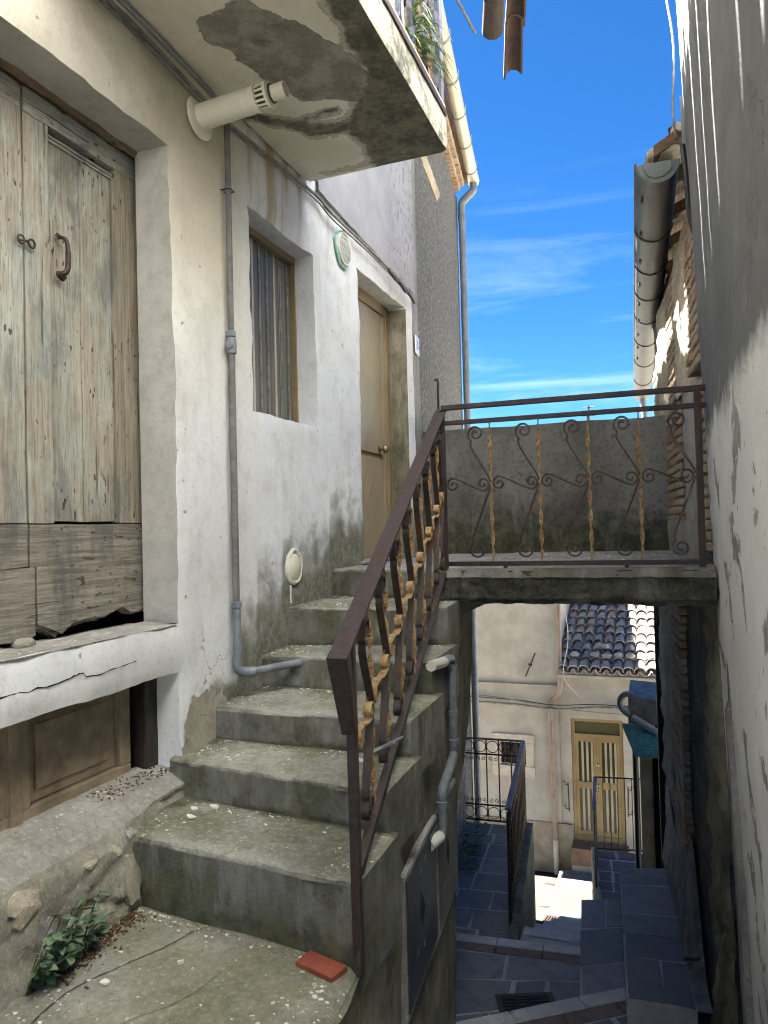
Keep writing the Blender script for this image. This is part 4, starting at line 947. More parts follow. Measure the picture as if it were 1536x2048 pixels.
# ---- unseen upper roof edge of the left house, set to shade the right wall
RZ = 5.75
roofL = MB(); roofL.hexa([(FX - 3, -3.6, RZ + 1.2), (FX - .12, -3.6, RZ + .02), (FX - .12, 5.75, RZ + .02), (FX - 3, 5.75, RZ + 1.2), (FX - 3, -3.6, RZ + 1.3), (FX - .12, -3.6, RZ + .1), (FX - .12, 5.75, RZ + .1), (FX - 3, 5.75, RZ + 1.3)])
roofL = roofL.build('roof', 'wood_dark', LH)
def coppo(L=.42, r0=.085, r1=.07, tk=.014, n=7, down=False):
    "barrel tile along local +X (r0 at the low end), arch up"
    vs = []; fs = []
    for i, (x, r) in enumerate(((0, r0), (L, r1))):
        for k in range(n):
            a = math.pi * k / (n - 1); c, s_ = math.cos(a), math.sin(a)
            vs.append((x, c * r, s_ * r)); vs.append((x, c * (r - tk), s_ * (r - tk)))
    m = MB(); o = n * 2
    for k in range(n - 1):
        fs += [(2 * k, 2 * k + 2, o + 2 * k + 2, o + 2 * k), (2 * k + 1, o + 2 * k + 1, o + 2 * k + 3, 2 * k + 3), (2 * k, 2 * k + 1, 2 * k + 3, 2 * k + 2), (o + 2 * k, o + 2 * k + 2, o + 2 * k + 3, o + 2 * k + 1)]
    fs += [(0, o, o + 1, 1), (2 * n - 2, 2 * n - 1, o + 2 * n - 1, o + 2 * n - 2)]
    m.add(vs, fs); return m
tl = coppo().mesh('roof_tile', 'eavetile', smooth=True)
slope = math.atan2(.88, 1.9)
# unseen overhang boards, gaps placed to throw sun slivers on the right wall
SLIT = [(-3.6, 0, 0), (2.25, .012, .060), (2.62, .004, .032), (3.38, .008, .045), (3.90, .008, .036), (4.46, .008, .042), (5.75, 0, 0)]
for (ya, ia, oa), (yb_, ib, ob) in zip(SLIT, SLIT[1:]):
    m = MB(); x0, x1 = FX - .16, -1.52; z0, z1 = RZ + .10, RZ - .02
    m.hexa([(x0, ya + ia / 2, z0 - .03), (x1, ya + oa / 2, z1 - .03), (x1, yb_ - ob / 2, z1 - .03), (x0, yb_ - ib / 2, z0 - .03), (x0, ya + ia / 2, z0), (x1, ya + oa / 2, z1), (x1, yb_ - ob / 2, z1), (x0, yb_ - ib / 2, z0)])
    m.build('slit_board', 'wood_dark', roofL)
for k in range(53):          # overhanging eave tiles
    y = -3.5 + k * .172 + random.uniform(-.02, .02)
    if any(abs(y - q) < .13 for q, _, w_ in SLIT if w_): continue
    mw = Matrix.Translation((-1.48 + random.uniform(-.06, .06), y, RZ + .02)) @ Matrix.Rotation(math.pi, 4, 'Z') @ Matrix.Rotation(-slope * .5, 4, 'Y')
    piece('roof_tile', tl, mw, roofL)
# low corner of the roof past the balcony, its end tiles hang over the alley
cr_ = MB(); cr_.hexa([(FX - .1, 4.6, 4.50), (-1.0, 4.6, 4.44), (-1.0, 5.75, 4.26), (FX - .1, 5.75, 4.32), (FX - .1, 4.6, 4.55), (-1.0, 4.6, 4.49), (-1.0, 5.75, 4.31), (FX - .1, 5.75, 4.37)])
cr_ = cr_.build('lower_roof', 'wood_dark', LH)
tl2 = coppo(.62, .088, .076, .018, 9).mesh('roof_tile', 'eavetile', smooth=True)
for (x, y, z, rz, fl_) in ((-1.14, 6.86, 4.03, 0, 0), (-1.03, 6.36, 4.13, .03, 0), (-1.20, 6.26, 4.10, .05, 1), (-1.16, 5.95, 4.22, 0, 0)):
    piece('roof_tile', tl2, Matrix.Translation((x, y, z)) @ Matrix.Rotation(-math.pi / 2 + .2 + rz, 4, 'Z') @ Matrix.Rotation(-.16, 4, 'Y') @ Matrix.Rotation(.25 if not fl_ else math.pi, 4, 'X'), cr_)

# ---- pipes and fittings on the left facade
dp = thing('drain_pipe', 'slim grey drain pipe running down the wall between door and window', 'pipe', (FX, 3.55, -.72))
px = FX + .032
m = MB(); m.tube([(px, 3.548, 2.17), (px, 3.545, 1.0)], .0165, 12); m.build('upper_run', 'pvc_greybrown', dp, smooth=True)
m = MB(); m.tube([(px, 3.545, 1.0), (px, 3.541, -.40)], .0185, 12); m.build('middle_run', 'pvc_greybrown', dp, smooth=True)
m = MB(); m.tube([(px, 3.541, -.40), (px, 3.541, -.70)], .022, 12); m.build('lower_run', 'pvc_grey', dp, smooth=True)
for z, r_ in ((1.80, .022), (1.03, .026), (.94, .026), (-.40, .028)):
    m = MB(); m.lathe([(r_ - .008, 0), (r_, .004), (r_, .03), (r_ - .008, .034)], (px, 3.544, z), (0, 0, 1)); m.build('clamp', 'pvc_grey', dp, smooth=True)
m = MB(); m.lathe([(.02, -.045), (.027, -.04), (.030, 0), (.027, .04), (.02, .045)], (px, 3.544, .985), (0, 0, 1)); m.tube([(px, 3.55, .985), (px + .01, 3.505, .985)], .02, 10); m.build('tee', 'pvc_grey', dp, smooth=True)
m = MB(); m.tube([(px - .03, 3.52, 1.815), (px + .022, 3.52, 1.815), (px + .022, 3.57, 1.815), (px - .03, 3.57, 1.815)], .004, 6); m.build('bracket', 'iron_handle', dp)
m = MB(); m.tube(smoothline([(px, 3.541, -.66), (px, 3.541, -.71), (px + .02, 3.56, -.735), (px + .07, 3.60, -.74)], 5), .026, 12); m.build('elbow', 'pvc_grey', dp, smooth=True)
m = MB(); m.tube([(px + .05, 3.585, -.74), (px + .20, 3.87, -.735)], .021, 12); m.build('outlet', 'pvc_grey', dp, smooth=True)
fl = thing('flue_pipe', 'white round boiler flue sticking out of the wall below the balcony', 'flue', (FX, 3.32, 2.10))
m = MB(); m.lathe([(.05, 0), (.105, .0), (.105, .012), (.098, .018), (.05, .02)], (FX + .005, 3.32, 2.095), (1, 0, .07), 32); m.build('wall_ring', 'cream_plastic', fl, smooth=True)
ax = Vector((1, 0, .085)).normalized(); c0 = Vector((FX, 3.32, 2.098))
m = MB(); m.lathe([(.062, 0), (.062, .27), (.064, .272), (.064, .305), (.062, .308), (.062, .335), (.066, .34), (.066, .352), (.05, .355)], c0, ax, 32); m.build('tube', 'cream_plastic', fl, smooth=True)
m = MB(); m.lathe([(.046, .33), (.046, .43)], c0, ax, 20); m.build('core', 'flue_dark', fl, smooth=True)
for k in range(16):
    a = 2 * math.pi * k / 16; u = ax.orthogonal().normalized(); v_ = ax.cross(u); q = u * math.cos(a) + v_ * math.sin(a)
    m = MB(); m.ribbon([c0 + ax * .352 + q * .058, c0 + ax * .405 + q * .060], q.cross(ax), .005, .006); m.build('cage_bar', 'cream_plastic', fl)
m = MB(); m.lathe([(.05, .403), (.066, .403), (.066, .418), (.038, .422), (.038, .50), (.034, .50), (.034, .43), (.001, .43)], c0, ax, 32); m.build('end_cap', 'cream_plastic', fl, smooth=True)
vt = thing('vent_grille', 'round white louvred vent ringed with green sealant above the window', 'vent', (FX, 5.17, 2.05))
m = MB()
for k in range(28):
    pass
pts = [(FX + .012 + .004 * fn3((a, 0, 0), 2), 5.17 + (.128 + .016 * fn3((math.cos(a), math.sin(a), 3), 2)) * math.cos(a), 2.05 + (.128 + .03 * fn3((math.cos(a), math.sin(a), 3), 2)) * math.sin(a)) for a in [i * math.pi / 18 for i in range(37)]]
m.tube(pts, .012, 6); m.build('sealant', 'green_smear', vt, smooth=True)
m = MB(); m.lathe([(.0, 0), (.12, 0), (.12, .02), (.112, .024), (.105, .02), (.105, .012), (.001, .012)], (FX + .012, 5.17, 2.05), (1, 0, 0), 32); m.build('rim', 'cream_plastic', vt, smooth=True)
for k in range(9):
    z = 2.05 - .085 + k * .0212; w_ = math.sqrt(max(0, .104 ** 2 - (z - 2.05) ** 2)); m = MB(); m.hexa([(FX + .022, 5.17 - w_, z - .004), (FX + .036, 5.17 - w_, z - .010), (FX + .036, 5.17 + w_, z - .010), (FX + .022, 5.17 + w_, z - .004), (FX + .022, 5.17 - w_, z), (FX + .036, 5.17 - w_, z - .006), (FX + .036, 5.17 + w_, z - .006), (FX + .022, 5.17 + w_, z)]); m.build('louvre', 'sign_white', vt)
vc = thing('vent_cover', 'blank cream oval cover plate low on the wall beside the steps', 'cover', (FX, 4.26, -.23))
m = MB(); m.lathe([(.0, 0), (.082, 0), (.082, .014), (.076, .019), (.001, .020)], (FX + .005, 4.26, -.225), (1, 0, .04), 32); m.build('plate', 'cover_cream', vc, smooth=True)
m = MB(); pts = [(FX + .01, 4.26 + (.094 + .012 * fn3((math.cos(a), math.sin(a), 7), 2.5)) * math.cos(a), -.225 + (.10 + .018 * fn3((math.cos(a), math.sin(a), 7), 2.5)) * math.sin(a)) for a in [i * math.pi / 18 for i in range(37)]]
m.tube(pts, .015, 6); m.tube([(FX + .012, 4.21, -.33), (FX + .012, 4.205, -.44)], .006, 5); m.build('filler', 'flake', vc, smooth=True)
# cables under the balcony
def cable(pts, r, mat, label, n=8, cat='cable'):
    m = MB(); m.tube(smoothline(pts, n), r, 6); o = m.build('cable', mat, smooth='all'); tag(o, label, cat); return o
cz = lambda y: 2.30 - .0 * y
cable([(FX + .03, 1.9, 2.24), (FX + .03, 2.7, 2.245), (FX + .03, 3.28, 2.20), (FX + .045, 3.42, 2.175), (FX + .03, 3.6, 2.19), (FX + .03, 4.66, 2.245), (FX + .05, 4.9, 2.20), (FX + .05, 5.9, 2.19), (FX + .05, 6.80, 2.13)], .011, 'cable_grey', 'thick grey cable along the wall under the balcony')
cable([(FX + .03, 1.9, 2.205), (FX + .03, 2.7, 2.215), (FX + .03, 3.20, 2.17), (FX + .04, 3.6, 2.16), (FX + .03, 4.62, 2.215), (FX + .045, 4.95, 2.17), (FX + .045, 5.9, 2.165), (FX + .045, 6.78, 2.10)], .007, 'cable_grey', 'thin grey cable just below the thick one under the balcony')
cable([(FX + .05, 1.9, 2.275), (FX + .05, 2.6, 2.28), (FX + .05, 3.3, 2.25), (FX + .05, 3.40, 2.215)], .013, 'pipe_grey', 'grey conduit in the corner of balcony and wall')
cable([(FX + .05, 6.05, 2.17), (FX + .07, 6.2, 2.12), (FX + .06, 6.3, 2.145), (FX + .07, 6.45, 2.09), (FX + .06, 6.55, 2.12), (FX + .07, 6.72, 2.06)], .012, 'cable_black', 'tangled black tape on the cable above the gold door')
# ================================================================== STAIRCASE
SC = thing('staircase', 'worn mossy concrete staircase climbing along the house to a landing', 'stairs', (-1.6, 2.5, -1.5))
def rline(k, x):          # Y of riser k at given x
    l, r, b, t = RIS[k]; xl, xr = FX, side_x(r); return l + (r - l) * (x - xl) / (xr - xl)
for k in range(6):
    l, r, zb, zt = RIS[k]
    X = lin(FX - .05, side_x(r) + .006, .016)
    nx = len(X)
    def yb(x): return rline(k + 1, x) + .03 if k < 5 else 7.32
    def rag_(x): return .016 * frac((x * 4, k * 5, 0), 1, 5) + .008 * fn3((x, k, 0), 17)
    def prf(x, t):
        y0 = rline(k, x); e = rag_(x); chip = max(0, fn3((x * 5, k * 3.3, 1)) - .2) * .085 + max(0, fn3((x * 14, k * 7.1, 5)) - .3) * .03
        if t <= 1: z = zb - .03 + (zt - .022 - zb + .03) * t; return (x, y0 + .012 * fn3((x, z, k), 3) + .006 * (1 - t) * -1, z)
        if t <= 2: a = (t - 1) * math.pi / 2; return (x, y0 + .022 * (1 - math.cos(a)) + chip * math.sin(a) + e * .3, zt - .022 + .022 * math.sin(a) - chip * .6 + e * .35)
        s_ = t - 2; y = y0 + .022 + chip + (yb(x) - y0 - .022 - chip) * s_
        return (x, y, zt - chip * .6 * (1 - s_) + .004 * fn3((x, y, k), 6) + .002 * fn3((x, y, k), 30) + e * .35 * (1 - s_) + (.01 * s_ if k < 5 else 0))
    def wear(x, t): return .75 * math.exp(-(max(0, t - 2) * 3.2) ** 2) * (.55 + .45 * math.sin(max(0, min(1, (x - FX) / 1.05)) * math.pi)) if t > 1 else .5 * sst(t, .75, 1.0)
    def dirt(x, t):
        if t <= 1: return .75 * sst(.45 - t, 0, .45) + .35 * sst(x, -1.9, -1.5) * (1 - t) + .25
        return .8 * sst(t, 2.55, 3.0) + .6 * sst(-x, 1.95, 2.12)
    AT = {'wear': wear, 'dirt': dirt}
    m = MB(); m.grid(prf, X, lin(0, 1, .1), attrs=AT); xe = X[-1]
    m.grid(prf, X, lin(1, 1.5, .25), attrs=AT)
    m.grid(lambda t, s_: Vector(prf(xe, t)) * (1 - s_) + Vector((xe, prf(xe, t)[1], zb - .10)) * s_, lin(0, 1, .2) + [1.25, 1.5, 2, 2.2, 2.5, 3.0], [0, 1])
    if k < 5: m2 = MB()
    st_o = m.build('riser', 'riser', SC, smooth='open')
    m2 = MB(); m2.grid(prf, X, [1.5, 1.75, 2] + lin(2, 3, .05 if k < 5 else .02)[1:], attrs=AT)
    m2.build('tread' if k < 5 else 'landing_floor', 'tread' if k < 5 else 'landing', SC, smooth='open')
# lower floor
m = MB()
def flo(x, y):
    e = max(0, (x - (side_x(y) - .05)) / .05); return (x, y, -1.5 + .010 * fn3((x, y, 0), 1.6) + .003 * fn3((x, y, 0), 9) - .035 * e * e)
m.grid(lambda u, y: flo(FX - .1 + (side_x(y) + .004 + .01 * fn3((y, 0, 0), 5) - FX + .1) * u, y), lin(0, 1, .025), lin(0.9, 2.68, .03))
struct(m.build('terrace_floor', 'floor', smooth='open'))
# outer side wall following the treads, ragged end under the landing
def upper_z(y):
    z = -1.53
    for l, r, b, t in RIS:
        if y >= r + .008: z = t - .016
    return min(z, LZ - .03)
BOT = [(0.9, -3.9), (4.26, -3.9), (4.30, -2.78), (4.44, -2.2), (4.50, -1.80), (4.57, -1.70), (4.78, -1.59), (5.0, -1.42), (5.20, -1.22), (5.36, -.95), (5.44, -.62), (5.46, -.5), (7.25, -.5)]
def lower_z(y):
    for (a, za), (b, zb_) in zip(BOT, BOT[1:]):
        if a <= y <= b: return za + (zb_ - za) * (y - a) / (b - a)
    return -.5
m = MB()
stops = sorted(set([0.9, 7.25] + [r + .008 for _, r, _, _ in RIS] + [y for y, _ in BOT]))
for a, b in zip(stops, stops[1:]):
    if b - a < .002: continue
    zt_ = upper_z((a + b) / 2); Y = lin(a, b, .05); T = lin(0, 1, .025)
    def sf(y, t, o=-.004): z = lower_z(y) + (zt_ - lower_z(y)) * t; return (side_x(y) + o + .010 * frac((y, z, 0), 2.5) + .010 * fn3((y, z, 3), 1.3), y, z)
    m.grid(sf, Y, T); m.grid(lambda y, t: (side_x(y) - .004 - .22 * t, y, zt_), Y, [0, 1]); m.grid(lambda y, t: (side_x(y) - .004 - .22 * t, y, lower_z(y)), Y, [0, 1])
m.build('side_wall', 'sidewall', SC, smooth='open')
# landing slab bridging the alley
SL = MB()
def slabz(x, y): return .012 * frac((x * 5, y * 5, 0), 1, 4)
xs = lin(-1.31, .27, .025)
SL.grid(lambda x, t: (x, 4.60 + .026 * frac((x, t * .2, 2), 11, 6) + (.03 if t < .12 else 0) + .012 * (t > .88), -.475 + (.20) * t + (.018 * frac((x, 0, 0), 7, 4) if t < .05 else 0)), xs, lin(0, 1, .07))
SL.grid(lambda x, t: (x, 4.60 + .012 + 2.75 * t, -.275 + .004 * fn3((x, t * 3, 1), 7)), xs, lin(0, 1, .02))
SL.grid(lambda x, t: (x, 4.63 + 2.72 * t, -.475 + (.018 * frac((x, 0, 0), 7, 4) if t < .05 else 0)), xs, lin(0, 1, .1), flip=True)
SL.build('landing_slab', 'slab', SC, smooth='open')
m = MB(); m.grid(lambda x, t: (x, 4.612 + 2.7 * t, -.262 + .003 * fn3((x, t * 3, 1), 7)), xs, lin(0, 1, .02)); m.build('landing_screed', 'landing', SC, smooth='open')
m = MB(); m.grid(lambda x, t: (x, 4.586 + .028 * t + .012 * frac((x, 1, 1), 9, 5) * (1 - t), -.315 + .055 * t + .008 * frac((x, 5, 1), 7, 4) * (1 - t)), xs, lin(0, 1, .34)); m.build('landing_lip', 'riser', SC, smooth='open')
# parapet at the back of the landing
PA = MB()
PA.grid(lambda x, t: (x, 7.32 + .006 * fn3((x, t, 1), 3), LZ - .02 + (.965 + .012 * fn3((x, 0, 0), 2) - LZ) * t), lin(-2.25, .14, .05), lin(0, 1, .05))
PA.grid(lambda x, t: (x, 7.32 + .16 * t, .945 + .012 * fn3((x, 0, 0), 2) + .003 * math.sin(math.pi * t)), lin(-2.25, .14, .05), [0, .5, 1])
PA.grid(lambda x, t: (x, 7.48, -.5 + (.945 + .012 * fn3((x, 0, 0), 2) + .5) * t), lin(-2.25, .14, .3), [0, 1], flip=True)
tag(PA.build('parapet_wall', 'parapet', smooth='open'), 'dark mossy concrete parapet at the back of the landing', 'wall')
# ================================================================== RAILINGS
LY = 4.625
lr = thing('landing_railing', 'wrought iron railing with thin dark scrolls along the landing edge', 'railing', (-.55, LY, LZ))
def lbox(nm, x0, x1, y0, y1, z0, z1, mat='rail_brown'):
    m = MB(); m.box(x0, x1, y0, y1, z0, z1); return m.build(nm, mat, lr, bevel=.003)
lbox('top_rail', -1.275, .245, LY - .02, LY + .02, .722, .752); lbox('middle_rail', -1.275, .245, LY - .017, LY + .017, .628, .655)
lbox('bottom_rail', -1.275, .245, LY - .017, LY + .017, -.246, -.218); lbox('post', .185, .222, LY - .018, LY + .018, -.262, .721)
lbox('corner_post', -1.296, -1.258, LY - .019, LY + .019, -.40, .721)
for x in (-.2, -.9): lbox('foot', x - .012, x + .012, LY - .012, LY + .012, -.262, -.246)
BARS = [-.975, -.681, -.394, -.113]
zm = .255
for x in BARS:
    m = MB(); m.tube([(x, LY, -.22), (x, LY, .63)], .004, 6); m.twisted((x + .003, LY, -.19), (x - .003, LY, .58), .0125, .0022, 3.2, 60, .03, .97)
    m.build('twisted_bar', 'rust_yellow', lr)
def hook(x, up):          # diagonal leaving the bar to the left with a curl at its end
    s_ = 1 if up else -1; zc = .565 if up else -.150; r0 = .052
    cxx = x - .088
    sp_ = spiral(cxx, zc, .010, r0, math.pi * (.2 if up else -.2) , 1.55 * (s_), 34)
    # spiral ends on the left side, tangent towards the bar
    ex, ez = sp_[-1]
    tail = smoothline([(ex, ez, 0), (ex + .004, ez - s_ * .05, 0), (x - .015, zm + s_ * .045, 0), (x - .004, zm + s_ * .008, 0)], 6)
    return [(a, LY, b) for a, b in sp_[:-1]] + [(p.x, LY, p.y) for p in tail]
for x in BARS + [.183]:
    for up in (True, False):
        m = MB(); m.ribbon(hook(x, up), (0, 1, 0), .011, .010); m.build('scroll', 'iron_dark', lr, smooth=True)
def essc(x0, x1):
    a = spiral(x0 + .050, zm, .008, .042, math.pi / 2 + 2.6 * math.pi, -1.3, 28); b = spiral(x1 - .050, zm, .042, .008, -math.pi / 2, 1.3, 28)
    p = [(u, 0, v) for u, v in a]; q = [(u, 0, v) for u, v in b]
    mid = smoothline([p[-2], p[-1], ((x0 + x1) / 2 - .03, 0, zm + .016), ((x0 + x1) / 2 + .03, 0, zm - .016), q[0], q[1]], 6)
    return [(u, LY, v) for u, _, v in p[:-2]] + [(t.x, LY, t.z) for t in mid] + [(u, LY, v) for u, _, v in q[2:]]
for a, b in zip([-1.262] + BARS, BARS + [.183]):
    m = MB(); m.ribbon(essc(a, b), (0, 1, 0), .011, .010); m.build('scroll', 'iron_dark', lr, smooth=True)

sr = thing('stair_railing', 'brown iron stair railing with rusty yellow twisted bars and curled ribbons', 'railing', (-1.03, 2.48, -1.5))
def sx(y): return -1.03 - .118 * (y - 2.48)
def zh(y): return -.372 + .491 * (y - 2.4)
def zl(y): return -1.168 + .427 * (y - 2.54)
NRM = Vector((1, .118, 0)).normalized(); ALONG = Vector((-.118, 1, 0)).normalized()
def rp_(y, z, o=0.0): return Vector((sx(y), y, z)) + NRM * o
def bar4(nm, y0, y1, f0, f1, w, mat='rail_brown', n=1):
    m = MB(); ps = []
    for y in (y0, y1):
        ps.append([rp_(y, f0(y), -w), rp_(y, f0(y), w), rp_(y, f1(y), w), rp_(y, f1(y), -w)])
    a, b = ps; m.hexa([a[0], a[1], b[1], b[0], a[3], a[2], b[2], b[3]]); return m.build(nm, mat, sr, bevel=.003)
bar4('hand_rail', 2.30, 4.66, lambda y: zh(y) - .012, zh, .034)
bar4('under_rail', 2.42, 4.60, lambda y: zh(y) - .062, lambda y: zh(y) - .026, .013)
bar4('bottom_rail', 2.50, 4.60, lambda y: zl(y) - .02, lambda y: zl(y) + .012, .017)
m = MB(); z0 = zh(2.31) - .002           # folded end of the hand rail, tapering down the front
m.hexa([rp_(2.42, -.70, -.026), rp_(2.42, -.70, .026), rp_(2.452, -.70, .026), rp_(2.452, -.70, -.026), rp_(2.296, z0, -.036), rp_(2.296, z0, .036), rp_(2.345, z0 + .02, .036), rp_(2.345, z0 + .02, -.036)])
m.build('rail_end', 'rail_brown', sr, bevel=.004)
m = MB(); m.hexa([rp_(2.462, -1.53, -.017), rp_(2.462, -1.53, .017), rp_(2.496, -1.53, .017), rp_(2.496, -1.53, -.017), rp_(2.44, zh(2.44) - .014, -.017), rp_(2.44, zh(2.44) - .014, .017), rp_(2.474, zh(2.47) - .014, .017), rp_(2.474, zh(2.47) - .014, -.017)])
m.build('front_post', 'rail_brown', sr, bevel=.003)
rnd0 = random.Random(3)
SB = [2.73 + .282 * k for k in range(7)]
def vz(y, f):          # fraction f of the height between the two rails
    a, b = zl(y) + .012, zh(y) - .062; return a + (b - a) * f
for y in SB:
    m = MB(); q_ = rnd0.uniform(-.012, .012); m.twisted(rp_(y + q_, vz(y, 0), rnd0.uniform(-.004, .004)), rp_(y - q_ * .5, vz(y, 1), rnd0.uniform(-.004, .004)), .0145, .0022, rnd0.uniform(2.4, 3.0), 60, .06, .94); m.build('twisted_bar', 'rust_yellow', sr)
def R2(pts, y0):        # (du, f) local -> 3D, sheared with the slope
    return [rp_(y0 + a, vz(y0 + a, .52) + b) for a, b in pts]
def shook(y, up):
    s_ = 1 if up else -1; hh = (vz(y - .1, 1) - vz(y - .1, 0)) / 2; zc = hh - .075; r0 = .045; c = -.082
    spn = spiral(c, s_ * zc, .010, r0, math.pi * (.2 * s_), 1.55 * s_, 28); ex, ez = spn[-1]
    tail = smoothline([(ex, ez, 0), (ex + .004, ez - s_ * .05, 0), (-.018, s_ * .05, 0), (-.004, s_ * .008, 0)], 5)
    return R2(spn[:-1] + [(p.x, p.y) for p in tail], y)
for y in SB + [4.60]:
    for up in (True, False):
        m = MB(); m.ribbon(shook(y, up), NRM, .015, .006); m.build('scroll', 'iron_dark', sr, smooth=True)
def sess(y0, L):
    a = spiral(.042, 0, .007, .032, math.pi / 2 + 2.6 * math.pi, -1.3, 22); b = spiral(L - .042, 0, .032, .007, -math.pi / 2, 1.3, 22)
    p = [(u, v, 0) for u, v in a]; q = [(u, v, 0) for u, v in b]
    mid = smoothline([p[-2], p[-1], (L / 2 - .03, .016, 0), (L / 2 + .03, -.016, 0), q[0], q[1]], 6)
    return R2([(u, v) for u, v, _ in p[:-2]] + [(t.x, t.y) for t in mid] + [(u, v) for u, v, _ in q[2:]], y0)
ends = [2.50] + SB + [4.60]
for a, b in zip(ends, ends[1:]):
    m = MB(); m.ribbon(sess(a, b - a), NRM, .016, .005); m.build('ribbon_scroll', 'rust_yellow', sr, smooth=True)
cl = MB(); c_ = rp_(2.86, -.86); cl.tube([c_ + Vector((-.02, -.10, -.012)), c_ + Vector((.06, .10, .014))], .006, 6); cl.tube([c_ + Vector((-.03, -.02, -.02)), c_ + Vector((.06, .0, .02))], .008, 6)
tag(cl.build('wire_clip', 'pvc_grey', smooth=True), 'short grey metal wire clip caught on the stair railing', 'clip')
# brown uprights of the far, inner side seen through the railing
# ---- water pipe crossing the side of the stair
wp = thing('water_pipe', 'grey plastic water pipe with white sockets zigzagging down the stair side', 'pipe', (-1.1, 4.1, -1.5))
def sd3(y, z, o=.04): return (side_x(y) + o, y, z)
m = MB(); m.tube(smoothline([sd3(4.03, -.735, .03), sd3(4.13, -.735, .045), sd3(4.185, -.75, .05), sd3(4.20, -.80, .05)], 6), .027, 12); m.build('elbow', 'pvc_grey', wp, smooth=True)
m = MB(); m.tube([sd3(3.86, -.725, .0), sd3(4.05, -.735, .035)], .029, 12); m.build('socket', 'pvc_white', wp, smooth=True)
m = MB(); m.tube([sd3(4.20, -.78, .05), sd3(4.20, -1.25, .05)], .024, 12); m.build('upper_run', 'pvc_grey', wp, smooth=True)
for z in (-.80, -1.06, -1.22): 
    m = MB(); m.lathe([(.022, 0), (.031, .003), (.031, .028), (.022, .031)], sd3(4.20, z, .05), (0, 0, 1)); m.build('collar', 'pvc_grey', wp, smooth=True)
m = MB(); m.tube(smoothline([sd3(4.20, -1.22, .05), sd3(4.18, -1.28, .05), sd3(3.90, -1.335, .05), sd3(3.82, -1.36, .05), sd3(3.81, -1.42, .05)], 6), .025, 12); m.build('diagonal_run', 'pvc_grey', wp, smooth=True)
m = MB(); m.tube(smoothline([sd3(3.81, -1.39, .05), sd3(3.81, -1.50, .05), sd3(3.80, -1.545, .05), sd3(3.74, -1.56, .045)], 6), .024, 12); m.build('lower_run', 'pvc_grey', wp, smooth=True)
m = MB(); m.lathe([(.022, 0), (.032, .003), (.032, .03), (.022, .033)], sd3(3.81, -1.43, .05), (0, 0, 1)); m.build('collar', 'pvc_grey', wp, smooth=True)
m = MB(); m.tube([sd3(3.755, -1.56, .047), sd3(3.64, -1.565, .01)], .029, 12); m.build('socket', 'pvc_white', wp, smooth=True)
# ---- two meter cabinets set in the side wall
def cabinet(y0, y1, z0, z1, mat, label):
    o = thing('meter_cabinet', label, 'cabinet', (side_x(y0), (y0 + y1) / 2, z0))
    def q(a, b, c, d, o0, o1):
        return [(side_x(y) + o_, y, z) for z, o_, y in ()]
    def slabq(nm, a, b, c, d, o0, o1, mt, **k):
        m = MB(); m.hexa([(side_x(a) + o0, a, c), (side_x(a) + o1, a, c), (side_x(b) + o1, b, c), (side_x(b) + o0, b, c), (side_x(a) + o0, a, d), (side_x(a) + o1, a, d), (side_x(b) + o1, b, d), (side_x(b) + o0, b, d)]); return m.build(nm, mt, o, **k)
    slabq('door', y0, y1, z0, z1, -.03, .022, mat, bevel=.004)
    slabq('frame', y0 - .03, y0 - .004, z0 - .03, z1 + .03, -.03, .018, 'greyrender', bevel=.005, jig=.003); slabq('frame', y0 - .002, y1 + .03, z1 + .004, z1 + .03, -.03, .018, 'greyrender', bevel=.005, jig=.003)
    slabq('frame', y0 - .002, y1 + .03, z0 - .03, z0 - .004, -.03, .018, 'greyrender', bevel=.005, jig=.003)
    yc, zc = (y0 + y1) / 2 - .03, (z0 + z1) / 2 + .02
    m = MB(); pts = [(yc - .045, zc), (yc, zc + .075), (yc + .045, zc), (yc, zc - .075)]
    m.prism([(side_x(a) + .0225, a, b) for a, b in pts], (.002, 0, 0)); m.build('diamond_vent', 'void', o)
    for (a, b) in ((-.12, -.12), (.02, -.15), (-.02, .2), (.08, .22)):
        slabq('scratch', yc + a, yc + a + .012, zc + b - .03, zc + b, .0222, .0228, 'cable_white')
    return o
cabinet(3.115, 3.765, -2.06, -1.50, 'cabinet', 'nearer blue-grey steel meter cabinet door in the stair side wall')
cabinet(3.835, 4.40, -2.07, -1.515, 'cabinet_old', 'farther brownish grey meter cabinet door in the stair side wall')
# ---- red tile, flakes, weed on the lower floor
m = MB(); q = [(-1.237, 2.405), (-1.075, 2.350), (-1.055, 2.435), (-1.218, 2.487)]
m.hexa([(a, b, -1.505) for a, b in q] + [(a, b, -1.484) for a, b in q]); tag(m.build('clay_tile', 'red_tile', bevel=.003, jig=.001), 'loose red clay tile lying at the foot of the stair railing', 'tile')
fl = MB(); rnd = random.Random(11)
def flake(x, y, z, r):
    n = 7; a0 = rnd.random() * 6; pts = []
    for k in range(n):
        a = a0 + 6.283 * k / n; q = r * rnd.uniform(.55, 1.15); pts.append((x + q * math.cos(a), y + q * .8 * math.sin(a)))
    h_ = r * .22 + .001; tx, ty = rnd.uniform(-.25, .25), rnd.uniform(-.25, .25)
    fl.add([(a, b, z - .002) for a, b in pts] + [(a, b, z + h_ + (a - x) * tx + (b - y) * ty) for a, b in pts], [tuple(range(n - 1, -1, -1)), tuple(range(n, 2 * n))] + [(i, (i + 1) % n, n + (i + 1) % n, n + i) for i in range(n)])
